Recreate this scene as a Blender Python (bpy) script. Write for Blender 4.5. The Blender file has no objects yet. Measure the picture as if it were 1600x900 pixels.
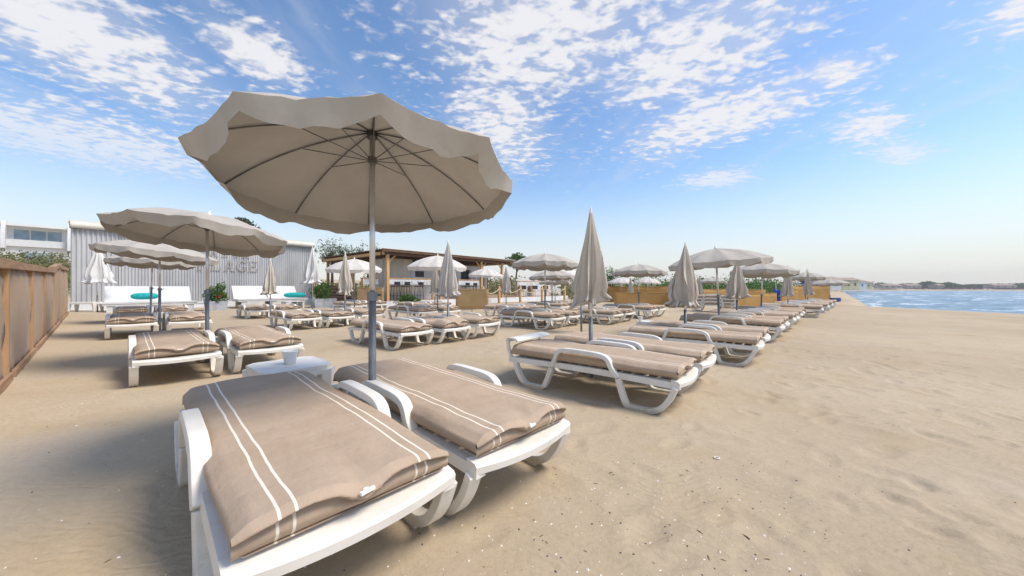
import bpy, math, random
import numpy as np
from mathutils import Vector, Matrix
R = math.radians
S = bpy.context.scene
col = S.collection
random.seed(7)

# ---------------------------------------------------------------- camera
cam_d = bpy.data.cameras.new('camera')
cam_d.sensor_width = 36.0
cam_d.lens = 36.0 * 545 / 1600
cam_d.clip_start = 0.05
cam_d.clip_end = 3000
cam = bpy.data.objects.new('camera', cam_d)
cam.location = (0, 0, 1.10)
cam.rotation_euler = (R(90), 0, 0)
col.objects.link(cam)
S.camera = cam

# ---------------------------------------------------------------- light
SUN_EL = R(54)
SUN_TO = Vector((0.97, -0.12, 0)).normalized()          # horizontal direction towards the sun
world = bpy.data.worlds.new('World')
S.world = world
world.use_nodes = True
S.view_settings.view_transform = 'Standard'
S.view_settings.look = 'None'
S.view_settings.gamma = 1
S.view_settings.exposure = 1.22
sun_d = bpy.data.lights.new('sun', 'SUN')
sun_d.energy = 1.7
sun_d.angle = R(22)
sun_d.color = (1.0, 0.90, 0.78)
sun = bpy.data.objects.new('sun', sun_d)
sv = Vector((SUN_TO.x * math.cos(SUN_EL), SUN_TO.y * math.cos(SUN_EL), math.sin(SUN_EL)))
sun.rotation_euler = sv.to_track_quat('Z', 'Y').to_euler()
col.objects.link(sun)


class NT:
    """tiny node-tree helper"""
    def __init__(s, nt):
        s.t = nt; s.n = nt.nodes; s.l = nt.links
    def new(s, typ, **kw):
        n = s.n.new(typ)
        for k, v in kw.items():
            setattr(n, k, v)
        return n
    def val(s, sock, v):
        if hasattr(v, 'links') or isinstance(v, bpy.types.NodeSocket):
            s.l.new(v, sock)
        else:
            if isinstance(v, (tuple, list)) and len(v) == 3 and sock.type == 'RGBA':
                v = (*v, 1)
            sock.default_value = v
    def math(s, op, a, b=0.0, c=None, clamp=False):
        n = s.new('ShaderNodeMath', operation=op, use_clamp=clamp)
        s.val(n.inputs[0], a); s.val(n.inputs[1], b)
        if c is not None: s.val(n.inputs[2], c)
        return n.outputs[0]
    def mix(s, f, a, b, blend='MIX'):
        n = s.new('ShaderNodeMix', data_type='RGBA', blend_type=blend)
        s.val(n.inputs[0], f); s.val(n.inputs[6], a); s.val(n.inputs[7], b)
        return n.outputs[2]
    def noise(s, vec, scale, detail=3, rough=0.5, dist=0.0):
        n = s.new('ShaderNodeTexNoise')
        if vec is not None: s.l.new(vec, n.inputs['Vector'])
        n.inputs['Scale'].default_value = scale
        n.inputs['Detail'].default_value = detail
        n.inputs['Roughness'].default_value = rough
        n.inputs['Distortion'].default_value = dist
        return n.outputs['Fac']
    def ramp(s, f, a, b, c0=0.0, c1=1.0, smooth=True):
        n = s.new('ShaderNodeMapRange', interpolation_type='SMOOTHSTEP' if smooth else 'LINEAR')
        s.val(n.inputs[0], f)
        n.inputs[1].default_value = a; n.inputs[2].default_value = b
        n.inputs[3].default_value = c0; n.inputs[4].default_value = c1
        return n.outputs[0]
    def mapping(s, vec, scale=(1, 1, 1), rot=(0, 0, 0), loc=(0, 0, 0)):
        n = s.new('ShaderNodeMapping')
        s.l.new(vec, n.inputs[0])
        n.inputs['Location'].default_value = loc
        n.inputs['Rotation'].default_value = rot
        n.inputs['Scale'].default_value = scale
        return n.outputs[0]
    def sep(s, vec):
        n = s.new('ShaderNodeSeparateXYZ'); s.l.new(vec, n.inputs[0]); return n.outputs
    def comb(s, x, y, z=0.0):
        n = s.new('ShaderNodeCombineXYZ')
        s.val(n.inputs[0], x); s.val(n.inputs[1], y); s.val(n.inputs[2], z)
        return n.outputs[0]
    def bump(s, h, strength=0.3, dist=0.01, normal=None):
        n = s.new('ShaderNodeBump')
        n.inputs['Strength'].default_value = strength
        n.inputs['Distance'].default_value = dist
        s.l.new(h, n.inputs['Height'])
        if normal is not None: s.l.new(normal, n.inputs['Normal'])
        return n.outputs[0]


# sky: Nishita with altocumulus patches laid out on a cloud layer overhead
w = NT(world.node_tree)
w.n.clear()
outw = w.new('ShaderNodeOutputWorld')
bg = w.new('ShaderNodeBackground')
bg.inputs['Strength'].default_value = 0.11
w.l.new(bg.outputs[0], outw.inputs[0])
sky = w.new('ShaderNodeTexSky', sky_type='NISHITA')
sky.sun_disc = False
sky.sun_elevation = SUN_EL
sky.sun_rotation = math.atan2(SUN_TO.x, SUN_TO.y)
sky.altitude = 0
sky.air_density = 1.0
sky.dust_density = 0.6
sky.ozone_density = 1.3
tc = w.new('ShaderNodeTexCoord')
d = w.sep(tc.outputs['Generated'])
zc = w.math('MAXIMUM', d[2], 0.02)
px = w.math('DIVIDE', d[0], zc)
py = w.math('DIVIDE', d[1], zc)
P = w.comb(px, py, 0.0)
def blob(cx, cy, rx, ry, rot=0.0):
    v = w.mapping(P, loc=(0, 0, 0))
    a = w.math('SUBTRACT', px, cx); b = w.math('SUBTRACT', py, cy)
    c_, s_ = math.cos(rot), math.sin(rot)
    u = w.math('ADD', w.math('MULTIPLY', a, c_ / rx), w.math('MULTIPLY', b, s_ / rx))
    v = w.math('ADD', w.math('MULTIPLY', a, -s_ / ry), w.math('MULTIPLY', b, c_ / ry))
    q = w.math('ADD', w.math('MULTIPLY', u, u), w.math('MULTIPLY', v, v))
    return w.math('POWER', 2.718, w.math('MULTIPLY', q, -1.0))
cover = blob(0.12, 1.30, 0.52, 0.62, 0.1)
for args in ((-0.05, 2.2, 0.30, 0.75, -0.1), (0.75, 1.5, 0.42, 0.50, 0.3), (1.2, 2.1, 0.42, 0.62, 0.5),
             (-1.75, 1.35, 0.45, 0.75, 0.2), (-3.0, 2.4, 0.8, 0.9, 0), (2.25, 2.2, 0.42, 0.16, 0.7), (1.5, 1.62, 0.22, 0.13, 0.5), (2.9, 2.6, 0.5, 0.18, 0.6), (1.95, 1.25, 0.3, 0.16, 0.3), (1.9, 3.2, 0.4, 0.3, 0.5), (-1.1, 1.5, 0.18, 0.25, 0),
             (0.0, -2.0, 1.4, 1.4, 0), (-2.5, -1.0, 1.2, 1.2, 0)):
    cover = w.math('MAXIMUM', cover, blob(*args))
wv = w.new('ShaderNodeVectorMath', operation='ADD')
wn = w.new('ShaderNodeTexNoise'); w.l.new(P, wn.inputs['Vector']); wn.inputs['Scale'].default_value = 3.0; wn.inputs['Detail'].default_value = 3
wm = w.new('ShaderNodeVectorMath', operation='MULTIPLY_ADD')
w.l.new(wn.outputs['Color'], wm.inputs[0]); wm.inputs[1].default_value = (0.12, 0.12, 0); w.l.new(P, wm.inputs[2])
PW = wm.outputs[0]
cells = w.noise(w.mapping(PW, rot=(0, 0, R(28)), scale=(1.0, 1.3, 1)), 9.0, 4, 0.5)
cells2 = w.noise(w.mapping(PW, rot=(0, 0, R(-20)), scale=(1, 1.3, 1), loc=(3.1, 5.2, 0)), 20.0, 4, 0.5)
wide = w.noise(w.mapping(PW, rot=(0, 0, R(30)), scale=(1.6, 0.7, 1), loc=(9.1, 1.2, 0)), 2.0, 3, 0.5)
dens = w.math('ADD', w.math('MULTIPLY', cells, 0.62), w.math('MULTIPLY', cells2, 0.38))
dens = w.math('ADD', dens, w.math('MULTIPLY', cover, 0.285))
dens = w.math('ADD', dens, w.math('MULTIPLY', w.math('SUBTRACT', wide, 0.5), 0.26))
mask = w.ramp(dens, 0.565, 0.79)
# thin veil
veil = w.noise(w.mapping(PW, rot=(0, 0, R(35)), scale=(2.6, 0.7, 1), loc=(4, 4, 0)), 1.3, 4, 0.55)
veil = w.math('MULTIPLY', w.ramp(veil, 0.46, 0.80), 0.28)
veil2 = w.math('MULTIPLY', w.ramp(cover, 0.2, 0.9), 0.34)
mask = w.math('MAXIMUM', w.math('MULTIPLY', mask, 0.92), w.math('MAXIMUM', veil, veil2))
fade = w.ramp(d[2], 0.10, 0.34)
mask = w.math('MULTIPLY', mask, fade)
shade = w.ramp(dens, 0.58, 0.80, 0.86, 1.0)
ccol = w.new('ShaderNodeMix', data_type='RGBA', blend_type='MULTIPLY')
ccol.inputs[0].default_value = 1.0
ccol.inputs[6].default_value = (3.6, 3.55, 3.6, 1)
w.l.new(w.comb(shade, shade, shade), ccol.inputs[7])
hsv = w.new('ShaderNodeHueSaturation')
hsv.inputs['Saturation'].default_value = 1.13
hsv.inputs['Value'].default_value = 0.80
w.l.new(sky.outputs[0], hsv.inputs['Color'])
skyc = w.mix(w.ramp(d[2], 0.0, 0.30, 0.85, 0.0), hsv.outputs[0], (3.35, 3.28, 3.05, 1))
final = w.mix(mask, skyc, ccol.outputs[2])
w.l.new(final, bg.inputs['Color'])

# ---------------------------------------------------------------- materials
def mat(name, base, rough=0.7, build=None, spec=0.3, transl=0.0, metal=0.0):
    m = bpy.data.materials.new(name); m.use_nodes = True
    t = NT(m.node_tree)
    b = t.n['Principled BSDF']
    b.inputs['Base Color'].default_value = (*base, 1)
    b.inputs['Roughness'].default_value = rough
    b.inputs['Specular IOR Level'].default_value = spec
    b.inputs['Metallic'].default_value = metal
    if build: build(t, b)
    if transl > 0:
        tr = t.new('ShaderNodeBsdfTranslucent')
        src = b.inputs['Base Color']
        if src.links: t.l.new(src.links[0].from_socket, tr.inputs[0])
        else: tr.inputs[0].default_value = (*base, 1)
        mx = t.new('ShaderNodeMixShader'); mx.inputs[0].default_value = transl
        t.l.new(b.outputs[0], mx.inputs[1]); t.l.new(tr.outputs[0], mx.inputs[2])
        t.l.new(mx.outputs[0], t.n['Material Output'].inputs['Surface'])
    return m

def objvec(t): return t.new('ShaderNodeTexCoord').outputs['Object']
def posvec(t): return t.new('ShaderNodeNewGeometry').outputs['Position']

def mottled(c0, c1, scale, bumpd=0.0, stretch=(1, 1, 1), lo=0.35, hi=0.65, world_=False, bscale=None):
    def f(t, b):
        v = t.mapping(posvec(t) if world_ else objvec(t), scale=stretch)
        n = t.noise(v, scale, 5, 0.6)
        t.l.new(t.mix(t.ramp(n, lo, hi), (*c0, 1), (*c1, 1)), b.inputs['Base Color'])
        if bumpd:
            n2 = t.noise(v, bscale or scale * 3, 4, 0.6)
            t.l.new(t.bump(n2, 0.5, bumpd), b.inputs['Normal'])
    return f

def sand_nodes(t, b):
    v = posvec(t)
    big = t.noise(v, 0.22, 4, 0.55)
    mid = t.noise(v, 1.3, 5, 0.6)
    fine = t.noise(v, 260, 2, 0.7)
    spk = t.noise(v, 75, 3, 0.8)
    c = t.mix(t.ramp(big, 0.35, 0.65), (0.455, 0.370, 0.258, 1), (0.525, 0.437, 0.315, 1))
    c = t.mix(t.math('MULTIPLY', t.ramp(mid, 0.50, 0.72), 0.60), c, (0.44, 0.335, 0.205, 1))
    c = t.mix(t.math('MULTIPLY', t.ramp(t.noise(v, 0.8, 3, 0.5), 0.56, 0.70), 0.45), c, (0.52, 0.445, 0.37, 1))
    c = t.mix(t.ramp(fine, 0.3, 0.7, 0.0, 0.30), c, (0.33, 0.265, 0.18, 1))
    c = t.mix(t.ramp(spk, 0.64, 0.76, 0.0, 0.55), c, (0.22, 0.165, 0.11, 1))
    c = t.mix(t.ramp(t.noise(v, 28, 4, 0.75), 0.40, 0.70, 0.0, 0.22), c, (0.30, 0.235, 0.155, 1))
    t.l.new(c, b.inputs['Base Color'])
    # wind ripples
    wob = t.new('ShaderNodeTexNoise'); t.l.new(v, wob.inputs['Vector']); wob.inputs['Scale'].default_value = 1.6; wob.inputs['Detail'].default_value = 4
    ma = t.new('ShaderNodeVectorMath', operation='MULTIPLY_ADD')
    t.l.new(wob.outputs['Color'], ma.inputs[0]); ma.inputs[1].default_value = (0.55, 0.55, 0); t.l.new(v, ma.inputs[2])
    wv_ = t.new('ShaderNodeTexWave', wave_type='BANDS', bands_direction='Y', wave_profile='SIN')
    t.l.new(t.mapping(ma.outputs[0], rot=(0, 0, R(14)), scale=(0.5, 1, 1)), wv_.inputs['Vector'])
    wv_.inputs['Scale'].default_value = 6.5; wv_.inputs['Distortion'].default_value = 4.0
    wv_.inputs['Detail'].default_value = 2; wv_.inputs['Detail Scale'].default_value = 1.2
    rm = t.ramp(t.noise(v, 0.55, 3, 0.5), 0.40, 0.62)
    rip = t.math('MULTIPLY', wv_.outputs['Fac'], rm)
    n1 = t.bump(rip, 0.38, 0.007)
    n2 = t.bump(t.noise(v, 9, 5, 0.6), 0.35, 0.02, n1)
    n3 = t.bump(t.noise(v, 42, 6, 0.75), 0.7, 0.009, n2)
    t.l.new(n3, b.inputs['Normal'])

def mattress_nodes(t, b):
    o = objvec(t); x = t.sep(o)
    ay = t.math('ABSOLUTE', x[1])
    wob = t.math('MULTIPLY', t.math('SUBTRACT', t.noise(o, 4, 2), 0.5), 0.012)
    ay = t.math('ADD', ay, wob)
    def stripe(c, h):
        return t.math('LESS_THAN', t.math('ABSOLUTE', t.math('SUBTRACT', ay, c)), h)
    s = t.math('MAXIMUM', stripe(0.196, 0.0042), stripe(0.238, 0.0042))
    n = t.noise(o, 5, 4, 0.6)
    base = t.mix(t.ramp(n, 0.3, 0.7), (0.405, 0.312, 0.228, 1), (0.45, 0.352, 0.265, 1))
    stain = t.ramp(t.noise(t.mapping(o, loc=(5, 2, 1)), 9, 5, 0.7), 0.60, 0.75, 0, 0.25)
    base = t.mix(stain, base, (0.31, 0.225, 0.165, 1))
    t.l.new(t.mix(s, base, (0.78, 0.72, 0.62, 1)), b.inputs['Base Color'])
    wx = t.new('ShaderNodeTexWave', bands_direction='X'); t.l.new(o, wx.inputs[0]); wx.inputs['Scale'].default_value = 150
    wy = t.new('ShaderNodeTexWave', bands_direction='Y'); t.l.new(o, wy.inputs[0]); wy.inputs['Scale'].default_value = 150
    weave = t.math('ADD', wx.outputs['Fac'], wy.outputs['Fac'])
    nb = t.bump(weave, 0.12, 0.001)
    nb = t.bump(t.noise(t.mapping(o, scale=(1, 1.6, 1)), 7, 4, 0.55), 0.5, 0.02, nb)
    nb = t.bump(t.noise(t.mapping(o, scale=(2.2, 0.8, 1), rot=(0, 0, 0.5)), 6, 3, 0.5, 1.2), 0.35, 0.012, nb)
    t.l.new(nb, b.inputs['Normal'])

def plastic_nodes(t, b):
    v = objvec(t)
    n = t.noise(v, 4, 5, 0.65)
    d_ = t.noise(t.mapping(v, scale=(1, 1, 2.5)), 16, 5, 0.7)
    c = t.mix(t.ramp(n, 0.35, 0.7), (0.78, 0.765, 0.715, 1), (0.70, 0.675, 0.61, 1))
    c = t.mix(t.ramp(d_, 0.60, 0.80, 0, 0.45), c, (0.45, 0.40, 0.33, 1))
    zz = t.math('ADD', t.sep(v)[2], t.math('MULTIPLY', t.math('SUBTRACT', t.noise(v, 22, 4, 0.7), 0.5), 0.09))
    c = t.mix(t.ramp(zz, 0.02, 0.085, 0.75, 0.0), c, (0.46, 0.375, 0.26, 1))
    t.l.new(c, b.inputs['Base Color'])
    t.l.new(t.bump(t.noise(v, 45, 3, 0.6), 0.15, 0.002), b.inputs['Normal'])

def canopy_nodes(c0, c1):
    def f(t, b):
        v = objvec(t)
        n = t.noise(v, 2.6, 5, 0.6)
        c = t.mix(t.ramp(n, 0.3, 0.7), (*c0, 1), (*c1, 1))
        c = t.mix(t.ramp(t.noise(t.mapping(v, loc=(3, 3, 3)), 7, 4, 0.7), 0.58, 0.78, 0, 0.22), c, (c0[0] * 0.6, c0[1] * 0.58, c0[2] * 0.52, 1))
        t.l.new(c, b.inputs['Base Color'])
        nb = t.bump(t.noise(v, 140, 2, 0.6), 0.2, 0.0015)
        t.l.new(t.bump(t.noise(v, 5, 3, 0.5), 0.5, 0.02, nb), b.inputs['Normal'])
    return f

def wood_nodes(c0, c1, sc=3.0, axis=2):
    st = [6, 6, 6]; st[axis] = 0.5
    def f(t, b):
        v = t.mapping(objvec(t), scale=tuple(st))
        n = t.noise(v, sc, 5, 0.65, 0.6)
        c = t.mix(t.ramp(n, 0.3, 0.7), (*c0, 1), (*c1, 1))
        t.l.new(c, b.inputs['Base Color'])
        t.l.new(t.bump(n, 0.4, 0.004), b.inputs['Normal'])
    return f

def foliage_nodes(c0, c1, c2):
    def f(t, b):
        g = t.new('ShaderNodeNewGeometry')
        rnd = g.outputs['Random Per Island']
        c = t.mix(rnd, (*c0, 1), (*c1, 1))
        n = t.noise(posvec(t), 2.5, 3)
        c = t.mix(t.ramp(n, 0.5, 0.7), c, (*c2, 1))
        t.l.new(c, b.inputs['Base Color'])
    return f

def water_nodes(t, b):
    v = posvec(t)
    vv = t.mapping(v, rot=(0, 0, R(-20)), scale=(0.45, 1, 1))
    n = t.noise(t.mapping(vv, scale=(0.5, 1, 1)), 0.75, 6, 0.68, 0.4)
    n2 = t.noise(vv, 0.12, 4, 0.55)
    c = t.mix(t.ramp(n, 0.35, 0.65), (0.10, 0.18, 0.25, 1), (0.23, 0.33, 0.40, 1))
    c = t.mix(t.ramp(n2, 0.35, 0.65, 0, 0.5), c, (0.15, 0.26, 0.34, 1))
    foam = t.ramp(t.noise(t.mapping(vv, loc=(7, 1, 0)), 0.30, 6, 0.7, 0.5), 0.55, 0.61)
    xs = t.sep(v)
    c = t.mix(t.math('MULTIPLY', foam, 0.75), c, (0.80, 0.83, 0.85, 1))
    shore = t.ramp(t.math('ADD', xs[0], t.math('MULTIPLY', t.noise(v, 0.3, 4), 6.0)), 25.5, 28.5, 0.85, 0)
    c = t.mix(shore, c, (0.80, 0.83, 0.84, 1))
    t.l.new(c, b.inputs['Base Color'])
    t.l.new(t.bump(n, 0.8, 0.5, t.bump(t.noise(vv, 3, 4, 0.6), 0.5, 0.08)), b.inputs['Normal'])
    b.inputs['IOR'].default_value = 1.33

M = {}
M['sand'] = mat('sand', (0.45, 0.36, 0.27), 0.95, sand_nodes, 0.15)
M['mattress'] = mat('mattress_fabric', (0.42, 0.31, 0.235), 0.9, mattress_nodes, 0.15)
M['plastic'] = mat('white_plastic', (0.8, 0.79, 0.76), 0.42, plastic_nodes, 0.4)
M['canopy'] = mat('greige_canvas', (0.5, 0.46, 0.41), 0.9, canopy_nodes((0.43, 0.40, 0.355), (0.49, 0.46, 0.41)), 0.15, 0.06)  # cloth colour lowered to paint in the shade under the open canopies
M['canopy_closed'] = mat('greige_canvas_folded', (0.55, 0.52, 0.47), 0.9, canopy_nodes((0.60, 0.55, 0.475), (0.67, 0.62, 0.545)), 0.15, 0.12)  # lighter copy of the greige canvas, without the painted underside shade
M['canopy_pale'] = mat('pale_canvas', (0.68, 0.65, 0.6), 0.9, canopy_nodes((0.66, 0.63, 0.59), (0.74, 0.71, 0.67)), 0.15, 0.22)
M['canopy_white'] = mat('white_canvas', (0.82, 0.82, 0.8), 0.9, canopy_nodes((0.80, 0.80, 0.78), (0.84, 0.84, 0.83)), 0.15, 0.2)
M['rib'] = mat('rib_metal', (0.16, 0.16, 0.16), 0.45, mottled((0.13, 0.13, 0.13), (0.22, 0.21, 0.20), 8), 0.5, metal=0.6)
M['alu'] = mat('aluminium', (0.62, 0.62, 0.62), 0.32, mottled((0.60, 0.60, 0.60), (0.72, 0.72, 0.72), 14, 0.0005, (1, 1, 0.3)), 0.5, metal=0.75)
M['sleeve'] = mat('grey_sleeve', (0.2, 0.22, 0.24), 0.5, mottled((0.12, 0.135, 0.15), (0.22, 0.24, 0.26), 9, 0.0005, (1, 1, 0.4)), 0.4, metal=0.3)
M['hub'] = mat('dark_hub', (0.06, 0.05, 0.045), 0.6, mottled((0.05, 0.045, 0.04), (0.08, 0.07, 0.06), 20))
M['toggle'] = mat('toggle_plastic', (0.85, 0.84, 0.8), 0.4, mottled((0.82, 0.81, 0.78), (0.88, 0.87, 0.84), 20))
M['wood'] = mat('brown_timber', (0.3, 0.18, 0.1), 0.8, wood_nodes((0.38, 0.225, 0.11), (0.50, 0.32, 0.18)))
M['wood_rail'] = mat('brown_rail', (0.3, 0.18, 0.1), 0.8, wood_nodes((0.30, 0.185, 0.11), (0.42, 0.275, 0.175), axis=0))
M['dark_wood'] = mat('dark_timber', (0.15, 0.09, 0.06), 0.85, wood_nodes((0.11, 0.065, 0.042), (0.20, 0.125, 0.085), axis=0))
M['pine'] = mat('pine_post', (0.55, 0.36, 0.17), 0.75, wood_nodes((0.48, 0.29, 0.13), (0.62, 0.42, 0.22)))
M['pine_rail'] = mat('pine_counter', (0.5, 0.3, 0.12), 0.6, wood_nodes((0.45, 0.25, 0.09), (0.56, 0.34, 0.15), axis=0))
M['fence_cloth'] = mat('fence_canvas', (0.36, 0.27, 0.21), 0.95, mottled((0.52, 0.40, 0.30), (0.56, 0.435, 0.335), 1.5, 0.0), 0.1, 0.2)
M['screen_cloth'] = mat('ochre_canvas', (0.42, 0.25, 0.10), 0.95, mottled((0.54, 0.335, 0.125), (0.60, 0.385, 0.16), 1.8, 0.002), 0.1, 0.3)
M['screen_pale'] = mat('straw_canvas', (0.55, 0.38, 0.2), 0.95, mottled((0.62, 0.44, 0.23), (0.68, 0.49, 0.27), 1.8, 0.002), 0.1, 0.3)
M['sheet'] = mat('corrugated_steel', (0.6, 0.6, 0.6), 0.5, mottled((0.44, 0.45, 0.46), (0.56, 0.565, 0.57), 1.2, 0.0, (1, 1, 0.3)), 0.4)
M['sheet_beige'] = mat('beige_panel', (0.5, 0.47, 0.4), 0.6, mottled((0.42, 0.40, 0.34), (0.50, 0.47, 0.41), 2, 0, (1, 1, 0.4)), 0.3)
M['white_paint'] = mat('white_paint', (0.8, 0.8, 0.78), 0.6, mottled((0.58, 0.60, 0.61), (0.66, 0.67, 0.67), 3), 0.3)
M['cream'] = mat('cream_awning', (0.7, 0.66, 0.57), 0.7, mottled((0.66, 0.62, 0.53), (0.74, 0.70, 0.62), 2), 0.3)
M['letter'] = mat('grey_letters', (0.4, 0.37, 0.33), 0.7, mottled((0.33, 0.30, 0.27), (0.42, 0.39, 0.36), 5))
M['plinth'] = mat('white_plinth', (0.7, 0.72, 0.75), 0.8, mottled((0.62, 0.66, 0.70), (0.76, 0.78, 0.80), 2))
M['greybox'] = mat('grey_planter', (0.4, 0.43, 0.46), 0.6, mottled((0.34, 0.37, 0.41), (0.45, 0.48, 0.51), 3))
M['teal'] = mat('teal_fabric', (0.01, 0.33, 0.33), 0.85, mottled((0.01, 0.29, 0.30), (0.02, 0.38, 0.37), 6, 0.003))
M['black'] = mat('black_paint', (0.02, 0.02, 0.025), 0.5, mottled((0.015, 0.015, 0.02), (0.035, 0.035, 0.04), 10))
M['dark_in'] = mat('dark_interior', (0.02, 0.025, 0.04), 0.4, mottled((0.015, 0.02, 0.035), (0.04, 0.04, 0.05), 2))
M['glass'] = mat('window_glass', (0.18, 0.27, 0.34), 0.12, mottled((0.14, 0.22, 0.29), (0.25, 0.35, 0.42), 0.8), 0.6)
M['rope'] = mat('pale_rope', (0.6, 0.5, 0.35), 0.95, mottled((0.52, 0.43, 0.30), (0.65, 0.56, 0.42), 30, 0.004))
M['stucco'] = mat('white_stucco', (0.75, 0.75, 0.73), 0.9, mottled((0.68, 0.69, 0.69), (0.76, 0.76, 0.75), 0.6), 0.2)
M['yellow_stucco'] = mat('yellow_stucco', (0.65, 0.55, 0.32), 0.9, mottled((0.60, 0.51, 0.30), (0.70, 0.61, 0.38), 0.5), 0.2)
M['roof_tile'] = mat('roof_tile', (0.4, 0.2, 0.13), 0.9, mottled((0.32, 0.24, 0.19), (0.42, 0.33, 0.27), 0.6), 0.2)
M['blue'] = mat('blue_plastic', (0.01, 0.06, 0.5), 0.35, mottled((0.01, 0.04, 0.28), (0.015, 0.06, 0.38), 3), 0.4)
M['leaf'] = mat('leaf_green', (0.07, 0.13, 0.03), 0.6, foliage_nodes((0.035, 0.10, 0.015), (0.10, 0.19, 0.03), (0.06, 0.15, 0.02)), 0.3, 0.25)
M['leaf_grey'] = mat('leaf_grey_green', (0.08, 0.11, 0.05), 0.7, foliage_nodes((0.035, 0.06, 0.025), (0.10, 0.14, 0.065), (0.14, 0.17, 0.07)), 0.2, 0.2)
M['leaf_dry'] = mat('leaf_dune', (0.2, 0.2, 0.08), 0.8, foliage_nodes((0.11, 0.13, 0.04), (0.24, 0.24, 0.10), (0.20, 0.17, 0.08)), 0.2, 0.2)
M['flower'] = mat('red_leaf', (0.4, 0.08, 0.03), 0.6, foliage_nodes((0.35, 0.07, 0.02), (0.45, 0.14, 0.04), (0.30, 0.08, 0.03)), 0.3, 0.2)
M['far_wall'] = mat('dull_stucco', (0.4, 0.38, 0.35), 0.9, mottled((0.36, 0.34, 0.31), (0.44, 0.42, 0.39), 0.5))  # duller, darker copy of the stucco for the houses across the bay
M['heath'] = mat('heath', (0.15, 0.10, 0.09), 0.9, foliage_nodes((0.13, 0.085, 0.075), (0.20, 0.13, 0.11), (0.15, 0.11, 0.08)))
M['bark'] = mat('bark', (0.1, 0.07, 0.05), 0.95, mottled((0.07, 0.05, 0.035), (0.14, 0.10, 0.075), 8, 0.01, (3, 3, 1)))
M['water'] = mat('sea_water', (0.1, 0.3, 0.45), 0.28, water_nodes, 0.5)
M['shell'] = mat('shell_white', (0.8, 0.77, 0.7), 0.6, mottled((0.74, 0.68, 0.60), (0.86, 0.84, 0.80), 20))
M['shell_dark'] = mat('mussel_dark', (0.05, 0.05, 0.08), 0.45, mottled((0.03, 0.03, 0.05), (0.09, 0.08, 0.10), 20))
M['twig'] = mat('driftwood', (0.16, 0.1, 0.06), 0.9, mottled((0.12, 0.075, 0.045), (0.24, 0.15, 0.09), 20))
M['poster_blue'] = mat('poster_print', (0.2, 0.4, 0.6), 0.5, mottled((0.10, 0.30, 0.55), (0.55, 0.35, 0.45), 7, lo=0.45, hi=0.55))
M['chair_brown'] = mat('brown_wicker', (0.16, 0.08, 0.035), 0.8, mottled((0.12, 0.06, 0.025), (0.22, 0.12, 0.055), 12, 0.003))

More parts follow.
